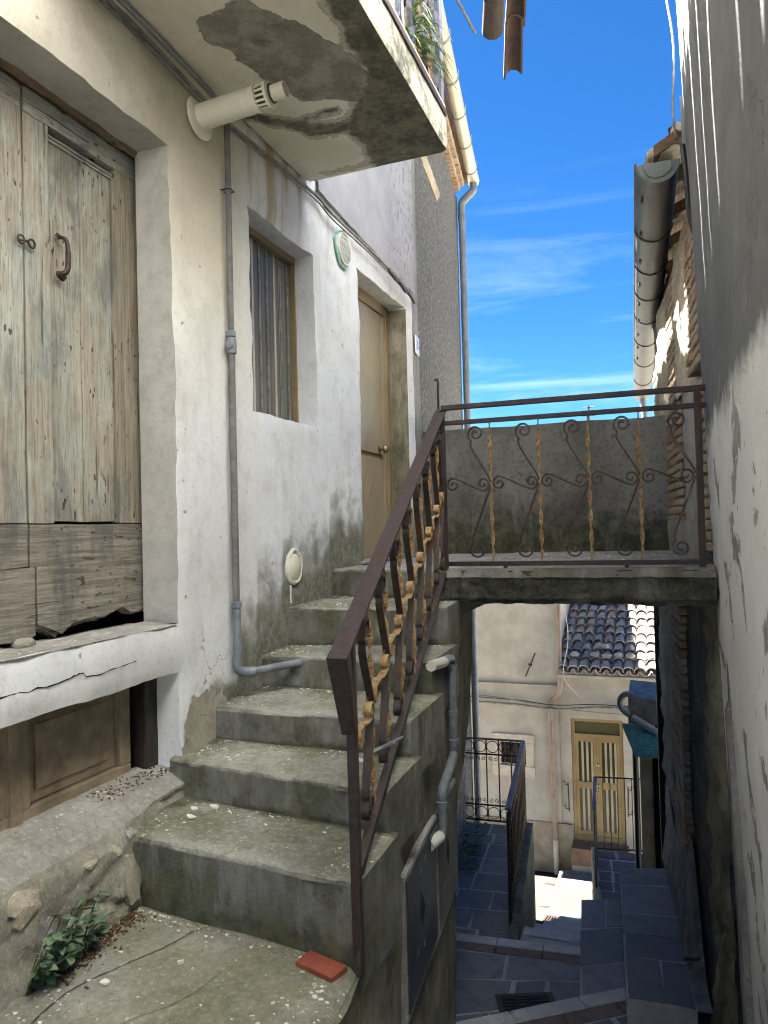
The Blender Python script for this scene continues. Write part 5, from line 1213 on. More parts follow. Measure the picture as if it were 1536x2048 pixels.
for k in range(5):        # gathered at the back of each tread and along the wall
    l, r, zb, zt = RIS[k]
    for i in range(60):
        u = rnd.random() ** 1.5; x = FX + .03 + u * (side_x(r) - FX - .06); yb_ = rline(k + 1, x)
        y = yb_ - .012 - abs(rnd.gauss(0, .028)); flake(x, y, zt + .006, rnd.choice((.003, .004, .005, .006, .009)))
    for i in range(30):
        x = FX + .03 + rnd.random() ** 2 * .25; y = rnd.uniform(rline(k, x) + .04, rline(k + 1, x)); flake(x, y, zt + .004, rnd.choice((.004, .005, .008)))
    for i in range(7):
        x = rnd.uniform(FX + .1, side_x(r) - .03); y = rnd.uniform(rline(k, x) + .03, rline(k + 1, x)); flake(x, y, zt + .004, rnd.choice((.004, .006, .010)))
for i in range(60):
    u = rnd.random(); x = FX + .09 + rnd.random() ** 1.8 * .9; y = rline(0, x) - .02 - abs(rnd.gauss(0, .035)); flake(x, y, -1.5, rnd.choice((.003, .004, .006, .008)))
for i in range(26): flake(rnd.uniform(-2.0, -1.08), rnd.uniform(1.7, 2.45), -1.5, rnd.choice((.003, .004, .005, .008)))
for i in range(45): flake(rnd.gauss(-1.12, .05), rnd.gauss(2.2, .08), -1.5, rnd.choice((.003, .005, .009)))
for i in range(140): flake(rnd.uniform(-1.2, .1), rnd.uniform(4.7, 7.25), -.262, rnd.choice((.004, .006, .012)))
for i in range(60): flake(FX + .12 + rnd.random() ** 2 * .18, rnd.uniform(1.7, 2.6), -1.5, rnd.choice((.004, .006, .009)))
for i in range(50): flake(FX - .17 + .13 * rnd.random(), rnd.uniform(1.7, 3.05), -.424, rnd.choice((.003, .005, .008)))
for i in range(50): flake(FX - .17 + .16 * rnd.random(), rnd.uniform(1.7, 3.0), -1.095, rnd.choice((.003, .005, .008)))
o = fl.build('plaster_flakes', 'flake'); o['kind'] = 'stuff'; tag(o, 'pale plaster flakes and grit scattered over steps and floor', 'debris')
fl = MB()
for k in range(5):
    l, r, zb, zt = RIS[k]
    for i in range(420):
        u = rnd.random() ** 1.3; x = FX + .03 + u * (side_x(r) - FX - .06); y = rline(k + 1, x) - .008 - abs(rnd.gauss(0, .022)); flake(x, y, zt + .006, rnd.choice((.002, .003, .004, .006)))
for i in range(500): x = FX + .10 + rnd.random() ** 1.6 * .8; flake(x, rline(0, x) - .01 - abs(rnd.gauss(0, .03)), -1.5, rnd.choice((.002, .003, .005)))
o = fl.build('stone_grit', 'grit'); o['kind'] = 'stuff'; tag(o, 'grey grit gathered in the corners of the steps', 'debris')
fl = MB()
for i in range(420): flake(FX + .13 + abs(rnd.gauss(0, .05)), rnd.uniform(2.05, 2.55), -1.5 + rnd.random() * .012, rnd.choice((.003, .005, .007)))
for i in range(160): flake(FX - .17 + .16 * rnd.random(), rnd.uniform(2.6, 3.05), -1.098 + rnd.random() * .012, rnd.choice((.002, .004, .006)))
o = fl.build('leaf_litter', 'leaf_litter'); o['kind'] = 'stuff'; tag(o, 'brown dry leaf litter along the foot of the wall', 'debris')
big = [(-1.93, 2.82, -1.212), (-1.97, 2.90, -1.212), (-1.90, 2.95, -1.212), (-1.63, 2.30, -1.497), (-1.80, 2.12, -1.497), (-1.32, 3.22, -1.043)]
for i, (x, y, z) in enumerate(big):
    fl = MB(); flake(x, y, z + .001, (.024, .02, .03, .018, .02, .032)[i]); 
    tag(fl.build('plaster_chip', 'flake'), ['white plaster chip on the first step, nearest the wall corner', 'largest white plaster chip at the back of the first step', 'white plaster chip farthest back on the first step', 'round white chip in the middle of the lower floor', 'long white chip on the lower floor near the weed', 'flat grey chip at the back of the second step'][i], 'chip', 'plaster chips on steps and floor')
def crackline(pts, w_, nm, mat, parent, plane):
    P = smoothline([Vector((a, b, c)) for a, b, c in pts], 8); m = MB(); vs = []
    for i, q in enumerate(P):
        q = q + Vector((0, .008 * fn3((i * .9, 1, 0)), .010 * fn3((i * .9, 4, 0)))) if plane == 'x' else q + Vector((.010 * fn3((i * .9, 1, 0)), .010 * fn3((i * .9, 4, 0)), 0))
        ww = w_ * (.35 + .65 * abs(math.sin(i * 1.7 + 1))) * (1 - abs(i / (len(P) - 1) - .4) ** 2)
        if plane == 'x': vs += [q + Vector((0, 0, ww)), q - Vector((0, 0, ww))]
        else: vs += [q + Vector((ww, 0, 0)), q - Vector((ww, 0, 0))]
    m.add(vs, [(2 * i, 2 * i + 1, 2 * i + 3, 2 * i + 2) for i in range(len(P) - 1)]); return m.build(nm, mat, parent, smooth='open')
def fz(y, z): return fac(y, z)[0] + .004
crackline([(fz(2.0, -.54), 1.95, -.545), (fz(2.27, -.55), 2.27, -.552), (fz(2.4, -.55), 2.42, -.535), (fz(2.45, -.55), 2.47, -.556), (fz(2.75, -.55), 2.75, -.545)], .0035, 'crack', 'void', LH, 'x')
FL = bpy.data.objects['terrace_floor']
def cz_(x, y): return flo(x, y)[2] + .002
crackline([(x, y, cz_(x, y)) for x, y in ((-1.86, 1.75), (-1.885, 2.03), (-1.81, 2.23), (-1.745, 2.37), (-1.70, 2.51), (-1.62, 2.58))], .0035, 'crack', 'iron_dark', FL, 'z')
crackline([(x, y, cz_(x, y)) for x, y in ((-1.70, 1.72), (-1.62, 1.95), (-1.50, 2.12), (-1.46, 2.3))], .0018, 'crack', 'iron_dark', FL, 'z')
wd = thing('weed', 'green leafy weed growing from the foot of the wall', 'plant', (-2.02, 2.12, -1.5))
rnd = random.Random(8)
def leafmesh(L, W):
    m = MB(); pr = [(0, .04), (.22, .75), (.42, 1), (.68, .7), (1, .03)]; vs = []
    for t, w_ in pr: vs += [(L * t, -W * w_, .012 * L * 20 * t * (1 - t) * .4), (L * t, 0, -.06 * L * math.sin(3 * t)), (L * t, W * w_, .012 * L * 20 * t * (1 - t) * .4)]
    m.add(vs, [(3 * j + c, 3 * j + c + 1, 3 * j + c + 4, 3 * j + c + 3) for j in range(4) for c in (0, 1)]); return m.mesh('leaf', 'leaf', smooth='open')
LM = [leafmesh(.05, .017), leafmesh(.038, .014), leafmesh(.06, .02)]
for s_ in range(26):
    b = Vector((-2.02 + rnd.uniform(-.02, .05), rnd.uniform(1.97, 2.28), -1.50)); d = Vector((rnd.uniform(-.1, .35), rnd.uniform(-.35, .4), 1)).normalized(); L = rnd.uniform(.10, .36)
    b2 = Vector((-2.0, b.y, -1.5)); pts = [b2 + d * L * t + Vector((.05 * t * t, .04 * math.sin(s_) * t * t, -.05 * t * t)) for t in (0, .25, .5, .75, 1)]
    m = MB(); m.tube(pts, [.0035, .003, .0028, .0022, .0015], 5); m.build('stem', 'stem', wd, smooth='all')
    for j in range(11):
        t = rnd.uniform(.1, 1); i0 = min(3, int(t * 4)); p = pts[i0].lerp(pts[i0 + 1], t * 4 - i0)
        mw = Matrix.Translation(p) @ Matrix.Rotation(rnd.uniform(-1.9, 1.9), 4, 'Z') @ Matrix.Rotation(rnd.uniform(-.5, .6), 4, 'Y') @ Matrix.Rotation(rnd.uniform(-.6, .6), 4, 'X') @ Matrix.Scale(rnd.uniform(.5, 1.0), 4)
        piece('leaf', rnd.choice(LM), mw, wd)
# ================================================================== PEBBLEDASH HOUSE
GH = thing('pebbledash_house', 'grey pebbledash house behind the white one with brick eaves', 'house', (-2.6, 9, -4))
GZ = 4.86; GY1 = 11.0
m = MB(); m.grid(lambda y, z: (grey_x(y) + .012 * fn3((y, z, 0), 1.2), y, z), lin(6.852, GY1, .1), lats([-4.6, -.3, 2.4, GZ], .15)); m.grid(lambda x, z: (grey_x(GY1) - x, GY1, z), [0, 3], [-6.5, GZ]); m.grid(lambda x, z: (grey_x(6.852) - x, 6.852, z), [0, .3], [-.3, 2, 5.2], flip=True)
m.grid(lambda t, z: (grey_x(GY1), GY1, z), [0, 1], [-6.5, -4.6])
m.build('wall', 'pebbledash', GH, smooth='open')
m = MB(); m.hexa([(-6, 6.9, -4.6), (grey_x(6.9) - .08, 6.9, -4.6), (grey_x(10.9) - .08, 10.9, -4.6), (-6, 10.9, -4.6), (-6, 6.9, GZ), (grey_x(6.9) - .08, 6.9, GZ), (grey_x(10.9) - .08, 10.9, GZ), (-6, 10.9, GZ)]); m.build('inner_wall', 'dark_room', GH)
m = MB(); m.hexa([(grey_x(6.3) - 3, 6.3, GZ + .9), (grey_x(6.3) + .16, 6.3, GZ + .20), (grey_x(11.1) + .16, 11.1, GZ + .20), (grey_x(11.1) - 3, 11.1, GZ + .9), (grey_x(6.3) - 3, 6.3, GZ + 1.0), (grey_x(6.3) + .16, 6.3, GZ + .27), (grey_x(11.1) + .16, 11.1, GZ + .27), (grey_x(11.1) - 3, 11.1, GZ + 1.)]); m.build('roof', 'wood_dark', GH)
bk = MB(); bk.box(-.045, .045, -.105, .105, -.05, .05); bkm = bk.mesh('brick', 'brick', bevel=.008, seg=1, jig=.004)
ang = math.atan(.135)
for r_ in range(2):
    for k in range(17):
        y = 7.0 + k * .232 + r_ * .1
        piece('brick', bkm, Matrix.Translation((grey_x(y) + .03 + r_ * .05, y, GZ + .05 + r_ * .105)) @ Matrix.Rotation(ang, 4, 'Z') @ Matrix.Rotation(random.uniform(-.06, .06), 4, 'X'), GH)
m = MB()      # timber beam end / broken render strip on the wall
m.grid(lambda t, s_: (grey_x(7.55 + 1.25 * t) + .035 * math.sin(math.pi * s_) + .004, 7.55 + 1.25 * t, 3.93 + .17 * (s_ - .5) + .01 * fn3((t, s_, 0), 6) + .03 * t), lin(0, 1, .04), lin(0, 1, .12)); m.build('render_strip', 'palestone', GH, smooth='open')
# half-round gutter and downpipe
GU = thing('roof_gutter', 'cream half-round roof gutter with downpipe on the pebbledash house', 'gutter', (-2.4, 9, GZ))
def halfpipe(mb, a, b, r, up=Vector((0, 0, 1)), n=10, tk=.006):
    a = Vector(a); b = Vector(b); d = (b - a).normalized(); s_ = d.cross(up).normalized(); vs = []; fs = []
    for p in (a, b):
        for k in range(n + 1):
            an = math.pi + math.pi * k / n
            for rr in (r, r - tk): vs.append(p + s_ * (rr * math.cos(an)) + up * (rr * math.sin(an)))
    o = 2 * (n + 1)
    for k in range(n):
        i = 2 * k; fs += [(i, i + 2, o + i + 2, o + i), (i + 1, o + i + 1, o + i + 3, i + 3), (i, i + 1, i + 3, i + 2), (o + i, o + i + 2, o + i + 3, o + i + 1)]
    fs += [(0, o, o + 1, 1), (2 * n, 2 * n + 1, o + 2 * n + 1, o + 2 * n)]
    mb.add(vs, fs)
def gux(y): return grey_x(y) + .25
m = MB(); halfpipe(m, (gux(6.4), 6.4, GZ + .30), (gux(11.12), 11.12, GZ + .24), .085); m.build('trough', 'gutter_cream', GU, smooth=True)
m = MB(); m.lathe([(.001, 0), (.086, 0), (.086, .006), (.001, .006)], (gux(11.12), 11.12, GZ + .24), (0, 1, 0), 20); m.build('end_cap', 'gutter_cream', GU)
for k in range(6):
    y = 7.0 + k * .74; m = MB(); pts = [(gux(y) + .092 * math.cos(a), y, GZ + .295 - .0115 * (y - 6.4) + .092 * math.sin(a)) for a in [math.pi + i * math.pi / 8 for i in range(9)]]
    pts.append((gux(y) + .092, y, GZ + .345)); m.ribbon(pts, (0, 1, 0), .010, .004); m.build('bracket', 'pipe_grey', GU)
m = MB(); dpx, dpy = grey_x(10.95) + .07, 10.97
m.tube(smoothline([(gux(11.0), 11.0, GZ + .18), (gux(11.0), 11.0, GZ + .06), (dpx + .08, dpy, GZ - .04), (dpx, dpy, GZ - .14), (dpx, dpy, GZ - .4)], 6), .055, 12); m.build('swan_neck', 'pipe_grey', GU, smooth=True)
m = MB(); m.tube([(dpx, dpy, GZ - .35), (dpx, dpy, -5.6)], .05, 14); m.build('downpipe', 'pipe_grey', GU, smooth=True)
# house number plate
hn = thing('house_number_plate', 'small white ceramic plate with a blue number five beside the gold door', 'sign', (grey_x(6.99), 6.99, 1.72))
def gpt(y, z, o): return (grey_x(y) + o, y, z)
m = MB(); m.hexa([gpt(6.90, 1.645, .012), gpt(6.90, 1.645, .026), gpt(7.08, 1.645, .026), gpt(7.08, 1.645, .012), gpt(6.90, 1.815, .012), gpt(6.90, 1.815, .026), gpt(7.08, 1.815, .026), gpt(7.08, 1.815, .012)]); m.build('plate', 'sign_white', hn, bevel=.003)
cu = bpy.data.curves.new('numeral', 'FONT'); cu.body = '5'; cu.size = .13; cu.align_x = 'CENTER'; cu.align_y = 'CENTER'; cu.extrude = .0015
to = bpy.data.objects.new('tmp', cu); COL.objects.link(to); dg = bpy.context.evaluated_depsgraph_get(); me5 = bpy.data.meshes.new_from_object(to.evaluated_get(dg)); bpy.data.objects.remove(to)
me5.materials.clear(); me5.materials.append(M['sign_blue']); o5 = bpy.data.objects.new('numeral', me5)
link(o5, hn, Matrix.Translation(gpt(6.99, 1.73, .0275)) @ Matrix.Rotation(ang, 4, 'Z') @ Matrix.Rotation(math.pi / 2, 4, 'Z') @ Matrix.Rotation(math.pi / 2, 4, 'X'))
# chain hook / old bell pull on the pebbledash
hk = MB(); yk = 8.05; zt_ = 1.55
hk.tube(smoothline([gpt(yk, zt_ + .05, .02), gpt(yk, zt_ + .04, .06), gpt(yk + .01, zt_ - .1, .06), gpt(yk + .05, zt_ - .25, .055), gpt(yk + .07, zt_ - .42, .055), gpt(yk + .02, zt_ - .5, .05), gpt(yk - .02, zt_ - .56, .05), gpt(yk + .03, zt_ - .62, .03)], 6), .014, 6)
tag(hk.build('hanging_strap', 'cable_black', smooth='all'), 'dark twisted strap hanging on the pebbledash wall', 'strap')
# ================================================================== RIGHT PLASTER HOUSE
RH = thing('grey_plastered_house', 'tall grey plastered house wall close on the right with flaking paint', 'house', (.6, 2, -3))
def rwx(y, z): return .268 - .0295 * z * (0.35 + .65 * sst(y, 0, 5)) + .014 * fn3((y, z, 2), .7) + .003 * fn3((y, z, 2), 4)
def yend(z):
    r_ = 4.98 + .012 * fn3((0, 0, z), 3)
    if z < -.35: r_ -= .10 * sst(-z, .35, .9) * (1 + .0 * z) - .035 * frac((0, 1, z), 3.2, 5) * sst(-z, .35, 1)
    return r_
def rw(u, z): y = -4.0 + (yend(z) + 4.0) * u; return (rwx(y, z), y, z)
us = lats([0, .66, 1], lambda c: .05 if c < .66 else .0062)
m = MB(); m.grid(rw, us, lats([-4.6, 3.3, 8.2], lambda c: .06 if c < 3.3 else .3))
m.grid(lambda t, z: (rwx(4.98, z) + .35 * t, yend(z) + .015 * math.sin(3 * t) - .02 * t, z), [0, .05, .2, 1], lats([-4.6, 3.3, 8.2], .06), flip=False)
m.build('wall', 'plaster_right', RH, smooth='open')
# a flat buttress strip with a pointed head low on the wall
def but(t, z):
    zt__ = -.92; w0 = .05 + .16 * sst(zt__ - z, 0, 1.0); yc = 4.35 - .16 * (zt__ - z) / 2.5; y = yc + (t - .5) * 2 * w0
    return (rwx(y, z) - .028 * min(1, (zt__ - z) / .05) * (1 if .06 < t < .94 else 0) - .001, y, z)
m = MB(); m.grid(but, [0, .06, .065, .3, .6, .935, .94, 1], lin(-4.4, -.92, .08)); m.build('buttress', 'greyrender', RH, smooth='open')
m = MB(); yc = 4.36
m.prism([(rwx(yc, -.9) - .004, yc - .07, -.98), (rwx(yc, -.9) - .004, yc + .07, -.98), (rwx(yc, -.8) - .004, yc + .02, -.72), (rwx(yc, -.8) - .004, yc - .035, -.76)], (.003, 0, 0)); m.build('niche', 'sidewall', RH)
m = MB(); m.box(.36, 3.5, -4.0, 4.95, -4.6, 8.1); m.build('inner_wall', 'dark_room', RH)
m = MB(); m.hexa([(.1, -4.1, 8.25), (4, -4.1, 9.2), (4, 5.1, 9.2), (.1, 5.1, 8.25), (.1, -4.1, 8.35), (4, -4.1, 9.3), (4, 5.1, 9.3), (.1, 5.1, 8.35)]); m.build('roof', 'wood_dark', RH)
# electric cable on its corner
m = MB(); pts = [(rwx(4.98, z) - .045 + .014 * math.sin(z * 7), 5.02, z) for z in lin(2.35, 5.2, .08)]; m.tube(pts, .007, 6); o = m.build('cable', 'cable_grey', smooth='all'); tag(o, 'wavy grey cable running up the corner of the right house', 'cable')
# ================================================================== RIGHT BRICK AND STONE HOUSE
BH = thing('brick_stone_house', 'old brick and rubble house beyond the right wall with a broad gutter', 'house', (.5, 7, -4))
def bwx(y): return right_x(y)
YE = 8.72
def bw(y, z):
    a = .022 if z < LZ else .012
    return (bwx(y) + .03 + a * frac((y, z, 5), 3, 5), y, z)
m = MB(); m.grid(bw, lats([4.9, YE], .05), lats([-4.4, 2.18], .06)); m.grid(lambda x, z: (bwx(YE) + .03 + x, YE, z), [0, 1.5], [-4.4, 2.2]); m.build('rubble_wall', 'darkstone', BH, smooth='open')
BR = [bk]
def bricks(y0, y1, z0, z1, cols, proud, cw_=.068, seed=1):
    rnd = random.Random(seed); z = z0; an = math.atan(-.0909); r_ = 0
    L = (y1 - y0) / cols
    b = MB(); b.box(-.04, .04, -L / 2 + .006, L / 2 - .006, -cw_ / 2 + .005, cw_ / 2 - .005); me = b.mesh('brick', 'brick', bevel=.009, seg=1, jig=.006)
    while z < z1 - cw_ * .5:
        for c in range(cols):
            y = y0 + L * (c + .5) + (L * .25 if r_ % 2 else 0) * (1 if c < cols - 1 else 0) * 0
            piece('brick', me, Matrix.Translation((bwx(y) - proud + .03 + rnd.uniform(-.008, .008), y, z + cw_ / 2)) @ Matrix.Rotation(-an, 4, 'Z') @ Matrix.Rotation(rnd.uniform(-.03, .03), 4, 'X'), BH)
        z += cw_; r_ += 1
bricks(6.25, 7.25, -.02, .93, 2, .020, seed=2)
bricks(5.12, 5.66, .97, 2.05, 2, .025, seed=3)
bricks(6.50, 7.18, .97, 2.0, 2, .008, seed=4)
bricks(6.72, 7.40, -2.95, -.50, 2, .025, seed=5)
bricks(7.75, 8.6, .9, 1.6, 2, .0, seed=6)
bricks(5.02, 5.3, -.2, .9, 1, .02, seed=7)
def patch(nm, y0, y1, z0, z1, proud, mat, amp=.012, sc=5):
    m = MB()
    def f(y, z):
        e = min((y - y0) / .05, (y1 - y) / .05, 1); e = max(0, e)
        return (bwx(y) + .03 - proud * min(1, e + .25) + amp * frac((y, z, 3), sc, 5), y + .015 * fn3((y, z, 1), 4), z)
    m.grid(f, lin(y0, y1, .025), lin(z0, z1, .04)); m.grid(lambda y, t: (f(y, z1)[0] + .1 * t, f(y, z1)[1], z1), lin(y0, y1, .05), [0, 1]); m.grid(lambda z, t: (f(y0, z)[0] + .12 * t, f(y0, z)[1], z), lin(z0, z1, .05), [0, 1]); m.build(nm, mat, BH, smooth='open')
patch('stone_pier', 5.74, 6.44, .93, 2.05, .055, 'palestone', .022, 6)
patch('plaster_strip', 5.50, 6.20, -.02, .95, .045, 'greyrender'); patch('plaster_strip', 7.28, 7.9, -.2, .95, .03, 'greyrender')
patch('stone_pier', 7.24, 7.9, .93, 1.98, .05, 'palestone', .02, 6)
patch('base_block', 5.55, 7.22, -.27, .0, .075, 'greyrender', .010); patch('stone_quoin', 7.45, 8.72, -4.0, -.45, .05, 'greyrender', .04, 5)
patch('rubble_pier', 4.95, 5.40, -3.6, -.48, .05, 'sidewall', .06, 4)
# eave: boards, roof edge, stone at the corner
m = MB(); m.hexa([(.02, 5.03, 2.26), (.9, 5.03, 2.75), (.6, 13.6, 2.7), (-.29, 13.6, 2.2), (.02, 5.03, 2.33), (.9, 5.03, 2.82), (.6, 13.6, 2.77), (-.29, 13.6, 2.27)]); rf = m.build('roof', 'wood_dark', BH)
for k in range(9):
    y = 5.3 + k * .62; t = (y - 5.03) / 7.17; m = MB(); z = 2.16 - .06 * t
    m.hexa([(-.06 - .26 * t, y - .04, z - .06), (.5, y - .04, z + .18), (.5, y + .04, z + .18), (-.06 - .26 * t, y + .04, z - .06), (-.06 - .26 * t, y - .04, z + .02), (.5, y - .04, z + .28), (.5, y + .04, z + .28), (-.06 - .26 * t, y + .04, z + .02)]); m.build('rafter', 'wood_dark', BH, bevel=.008)
pb = MB(); pebble(pb, (.085, 5.20, 2.315), .115, .17, .055, 3, 3); pb.build('roof_stone', 'palestone', rf, smooth='all')
pb = MB(); pebble(pb, (.19, 5.12, 2.42), .07, .10, .05, 8, 3); pb.build('roof_stone', 'palestone', rf, smooth='all')
tl3 = coppo(.45, .09, .075, .015, 8).mesh('roof_tile', 'eavetile', smooth=True)
for k in range(30):
    y = 5.25 + k * .23; t = (y - 5.03) / 7.17
    piece('roof_tile', tl3, Matrix.Translation((.16 - .26 * t, y, 2.44 - .06 * t)) @ Matrix.Rotation(-.48, 4, 'Y'), rf)
# big metal gutter
BG = thing('eave_gutter', 'wide dark metal half-round gutter with closed end on the brick house', 'gutter', (0, 5, 2))
ga, gb = Vector((.040, 4.99, 2.205)), Vector((-.255, 13.6, 2.14))
m = MB(); halfpipe(m, ga, gb, .128, n=14, tk=.008); m.build('trough', 'gutter_metal', BG, smooth=True)
gdv = (gb - ga).normalized()
m = MB(); vs = [ga + Vector((.131 * math.cos(a), -.002, .131 * math.sin(a))) for a in [math.pi + i * math.pi / 16 for i in range(17)]]; m.prism(vs, gdv * .02); m.build('end_plate', 'gutter_cap', BG, bevel=.003)
m = MB(); m.tube([ga + Vector((.085 * math.cos(a), -.004, -.012 + .085 * math.sin(a))) for a in [math.pi + i * math.pi / 12 for i in range(13)]], .005, 6); m.build('pressed_rib', 'gutter_cap', BG, smooth=True)
m = MB(); m.tube([ga + Vector((-.128, 0, .004)), gb + Vector((-.128, 0, .004))], .010, 8); m.build('rolled_edge', 'gutter_metal', BG, smooth=True)
for t in (.12, .21, .30, .40, .52, .66, .82):
    c = ga.lerp(gb, t); m = MB(); m.tube([c + Vector((.132 * math.cos(a), 0, .132 * math.sin(a))) for a in [math.pi + i * math.pi / 12 for i in range(13)]], .006, 5); m.build('bracket', 'pipe_dark', BG, smooth=True)
m = MB(); m.tube([(-.25, 13.4, 2.05), (-.2, 13.4, 1.4), (-.12, 13.45, .6)], .05, 10); m.build('outlet', 'pipe_grey', BG, smooth=True)
m = MB(); m.ribbon([(.215, 5.0, 2.10), (.205, 4.985, 2.35), (.20, 4.985, 2.58)], (1, 0, 0), .022, .006); o = m.build('metal_strap', 'pipe_grey'); tag(o, 'grey metal strap bent up beside the gutter end', 'strap')
m = MB(); m.tube(smoothline([(.185, 4.985, 2.28), (.20, 4.97, 2.05), (.215, 4.98, 1.82), (.25, 5.0, 1.72), (.26, 5.0, 1.95), (.235, 5.0, 2.2)], 6), .016, 8); o = m.build('cable', 'cable_black', smooth='all'); tag(o, 'black cable looped beside the gutter end', 'cable')
# dark drain pipe at the far edge of the lower wall
m = MB(); m.tube([(-.085, 8.64, -.3), (-.085, 8.64, -4.3)], .035, 12); o = m.build('drain_pipe', 'pipe_dark', smooth=True); tag(o, 'black drain pipe at the far corner of the rubble wall', 'pipe')
m = MB(); m.tube(smoothline([(-.02, 7.95, -2.6), (.05, 7.3, -2.9), (.14, 6.5, -3.1), (.17, 6.15, -3.2), (.05, 6.1, -3.22)], 6), .012, 6); o = m.build('hand_hold', 'iron_dark', smooth='all'); tag(o, 'bent dark iron handrail on the rubble wall above the slate strips', 'handrail')
m = MB(); m.grid(lambda y, t: (bwx(y) + .0 - .10 * t, y, -3.35 + .9 * (1 - t) * sst(y, 5.9, 6.6) * .9), lin(5.7, 8.2, .1), lin(0, 1, .25)); o = m.build('sloping_render', 'tarp_grey', BH, smooth='open')
# ================================================================== LOWER RAILINGS
tr = thing('terrace_railing', 'black iron railing with rings on the slate terrace below the landing', 'railing', (-1.8, 10.1, ZP))
zt1, zb1 = ZP + 1.12, ZP + .05
def ring(mb, c, r, u, v, w=.006):
    c = Vector(c); u = Vector(u); v = Vector(v); mb.tube([c + u * (r * math.cos(a)) + v * (r * math.sin(a)) for a in [i * math.pi / 9 for i in range(19)]], w, 5)
fa, fb = Vector((-2.62, 10.08, 0)), Vector((-1.80, 10.10, 0)); U = (fb - fa).normalized(); V = Vector((0, 0, 1))
for z, w_ in ((zt1, .016), (zt1 - .20, .008), (zb1, .012), (zb1 + .20, .008)):
    m = MB(); m.ribbon([fa + V * z, fb + V * z], (0, 1, 0), w_, .02); m.build('rail', 'iron_blue' if z == zt1 else 'iron_dark', tr)
for k in range(6):
    p = fa.lerp(fb, k / 5); m = MB(); m.tube([p + V * zb1, p + V * zt1], .010, 6); m.build('bar', 'iron_dark', tr)
    if k < 5:
        c = fa.lerp(fb, (k + .5) / 5)
        for zz in (zt1 - .10, zb1 + .10): m = MB(); ring(m, c + V * zz, .075, U, V); m.build('ring_ornament', 'iron_dark', tr)
        for zz, s_ in ((zt1 - .26, 1), (zb1 + .26, -1)):
            for sd_ in (-1, 1):
                sp_ = spiral(sd_ * .035, 0, .006, .03, 0, 1.2 * sd_, 14); m = MB(); m.tube([c + V * zz + U * a + V * (b * s_) for a, b in sp_], .005, 5); m.build('curl', 'iron_dark', tr)
ga_, gb_ = Vector((-1.80, 10.10, 0)), Vector((-1.525, 7.58, 0)); U = (gb_ - ga_).normalized(); NR = Vector((U.y, -U.x, 0))
m = MB(); m.ribbon([ga_ + V * zt1, gb_ + V * (zt1 + .02)], NR, .028, .016); m.build('hand_rail', 'iron_blue', tr)
for z in (zt1 - .20, zb1 + .2, zb1):
    m = MB(); m.ribbon([ga_ + V * z, gb_ + V * z], NR, .008, .016); m.build('rail', 'iron_dark', tr)
for k in range(14):
    p = ga_.lerp(gb_, k / 13); m = MB(); m.tube([p + V * (zb1 - (.05 if k in (0, 13) else 0)), p + V * zt1], .010 if 0 < k < 13 else .016, 6); m.build('bar', 'iron_dark', tr)
    if k < 13:
        c = ga_.lerp(gb_, (k + .5) / 13); 
        for zz in (zt1 - .10, zb1 + .10): m = MB(); ring(m, c + V * zz, .075, U, V); m.build('ring_ornament', 'iron_dark', tr)
# ivy-like weeds at the foot of the pebbledash house
iv = thing('weed', 'dark leafy weed on the slate terrace at the foot of the pebbledash house', 'plant', (-2.5, 9.3, ZP))
rnd = random.Random(17)
for k in range(140):
    y = rnd.uniform(8.6, 9.8); p = Vector((grey_x(y) + rnd.uniform(.02, .28), y, ZP + rnd.uniform(0, .12)))
    piece('leaf', rnd.choice(LM), Matrix.Translation(p) @ Matrix.Rotation(rnd.uniform(0, 6.3), 4, 'Z') @ Matrix.Rotation(rnd.uniform(-.7, .3), 4, 'Y') @ Matrix.Scale(rnd.uniform(1.0, 1.8), 4), iv)
r2 = thing('side_railing', 'slim iron railing around the reddish terrace on the right below', 'railing', (-.9, 10.3, -4.3))
p0, p1, p2 = Vector((-.86, 9.35, -4.3)), Vector((-.93, 10.42, -4.3)), Vector((-.30, 10.5, -4.3))
m = MB(); m.ribbon([p1 + V * .98, p2 + V * .98], (0, 1, 0), .01, .014); m.build('rail', 'iron_dark', r2)
m = MB(); m.ribbon([p1 + V * .06, p2 + V * .06], (0, 1, 0), .01, .014); m.build('rail', 'iron_dark', r2)
m = MB(); m.ribbon([p0 + V * .95, p1 + V * .98], (1, 0, 0), .022, .014); m.build('hand_rail', 'iron_blue', r2)
m = MB(); m.tube([p0 + V * .03, p0 + V * .96], .013, 6); m.build('post', 'iron_blue', r2)
for k in range(8):
    p = p1.lerp(p2, k / 7); m = MB(); m.tube([p + V * .06, p + V * .98], .007, 5); m.build('bar', 'iron_dark', r2)
for k in range(1, 6):
    p = p0.lerp(p1, k / 6); m = MB(); m.tube([p + V * .06, p + V * .95], .007, 5); m.build('bar', 'iron_dark', r2)
m = MB(); m.ribbon([p0 + V * .06, p1 + V * .06], (1, 0, 0), .01, .014); m.build('rail', 'iron_dark', r2)
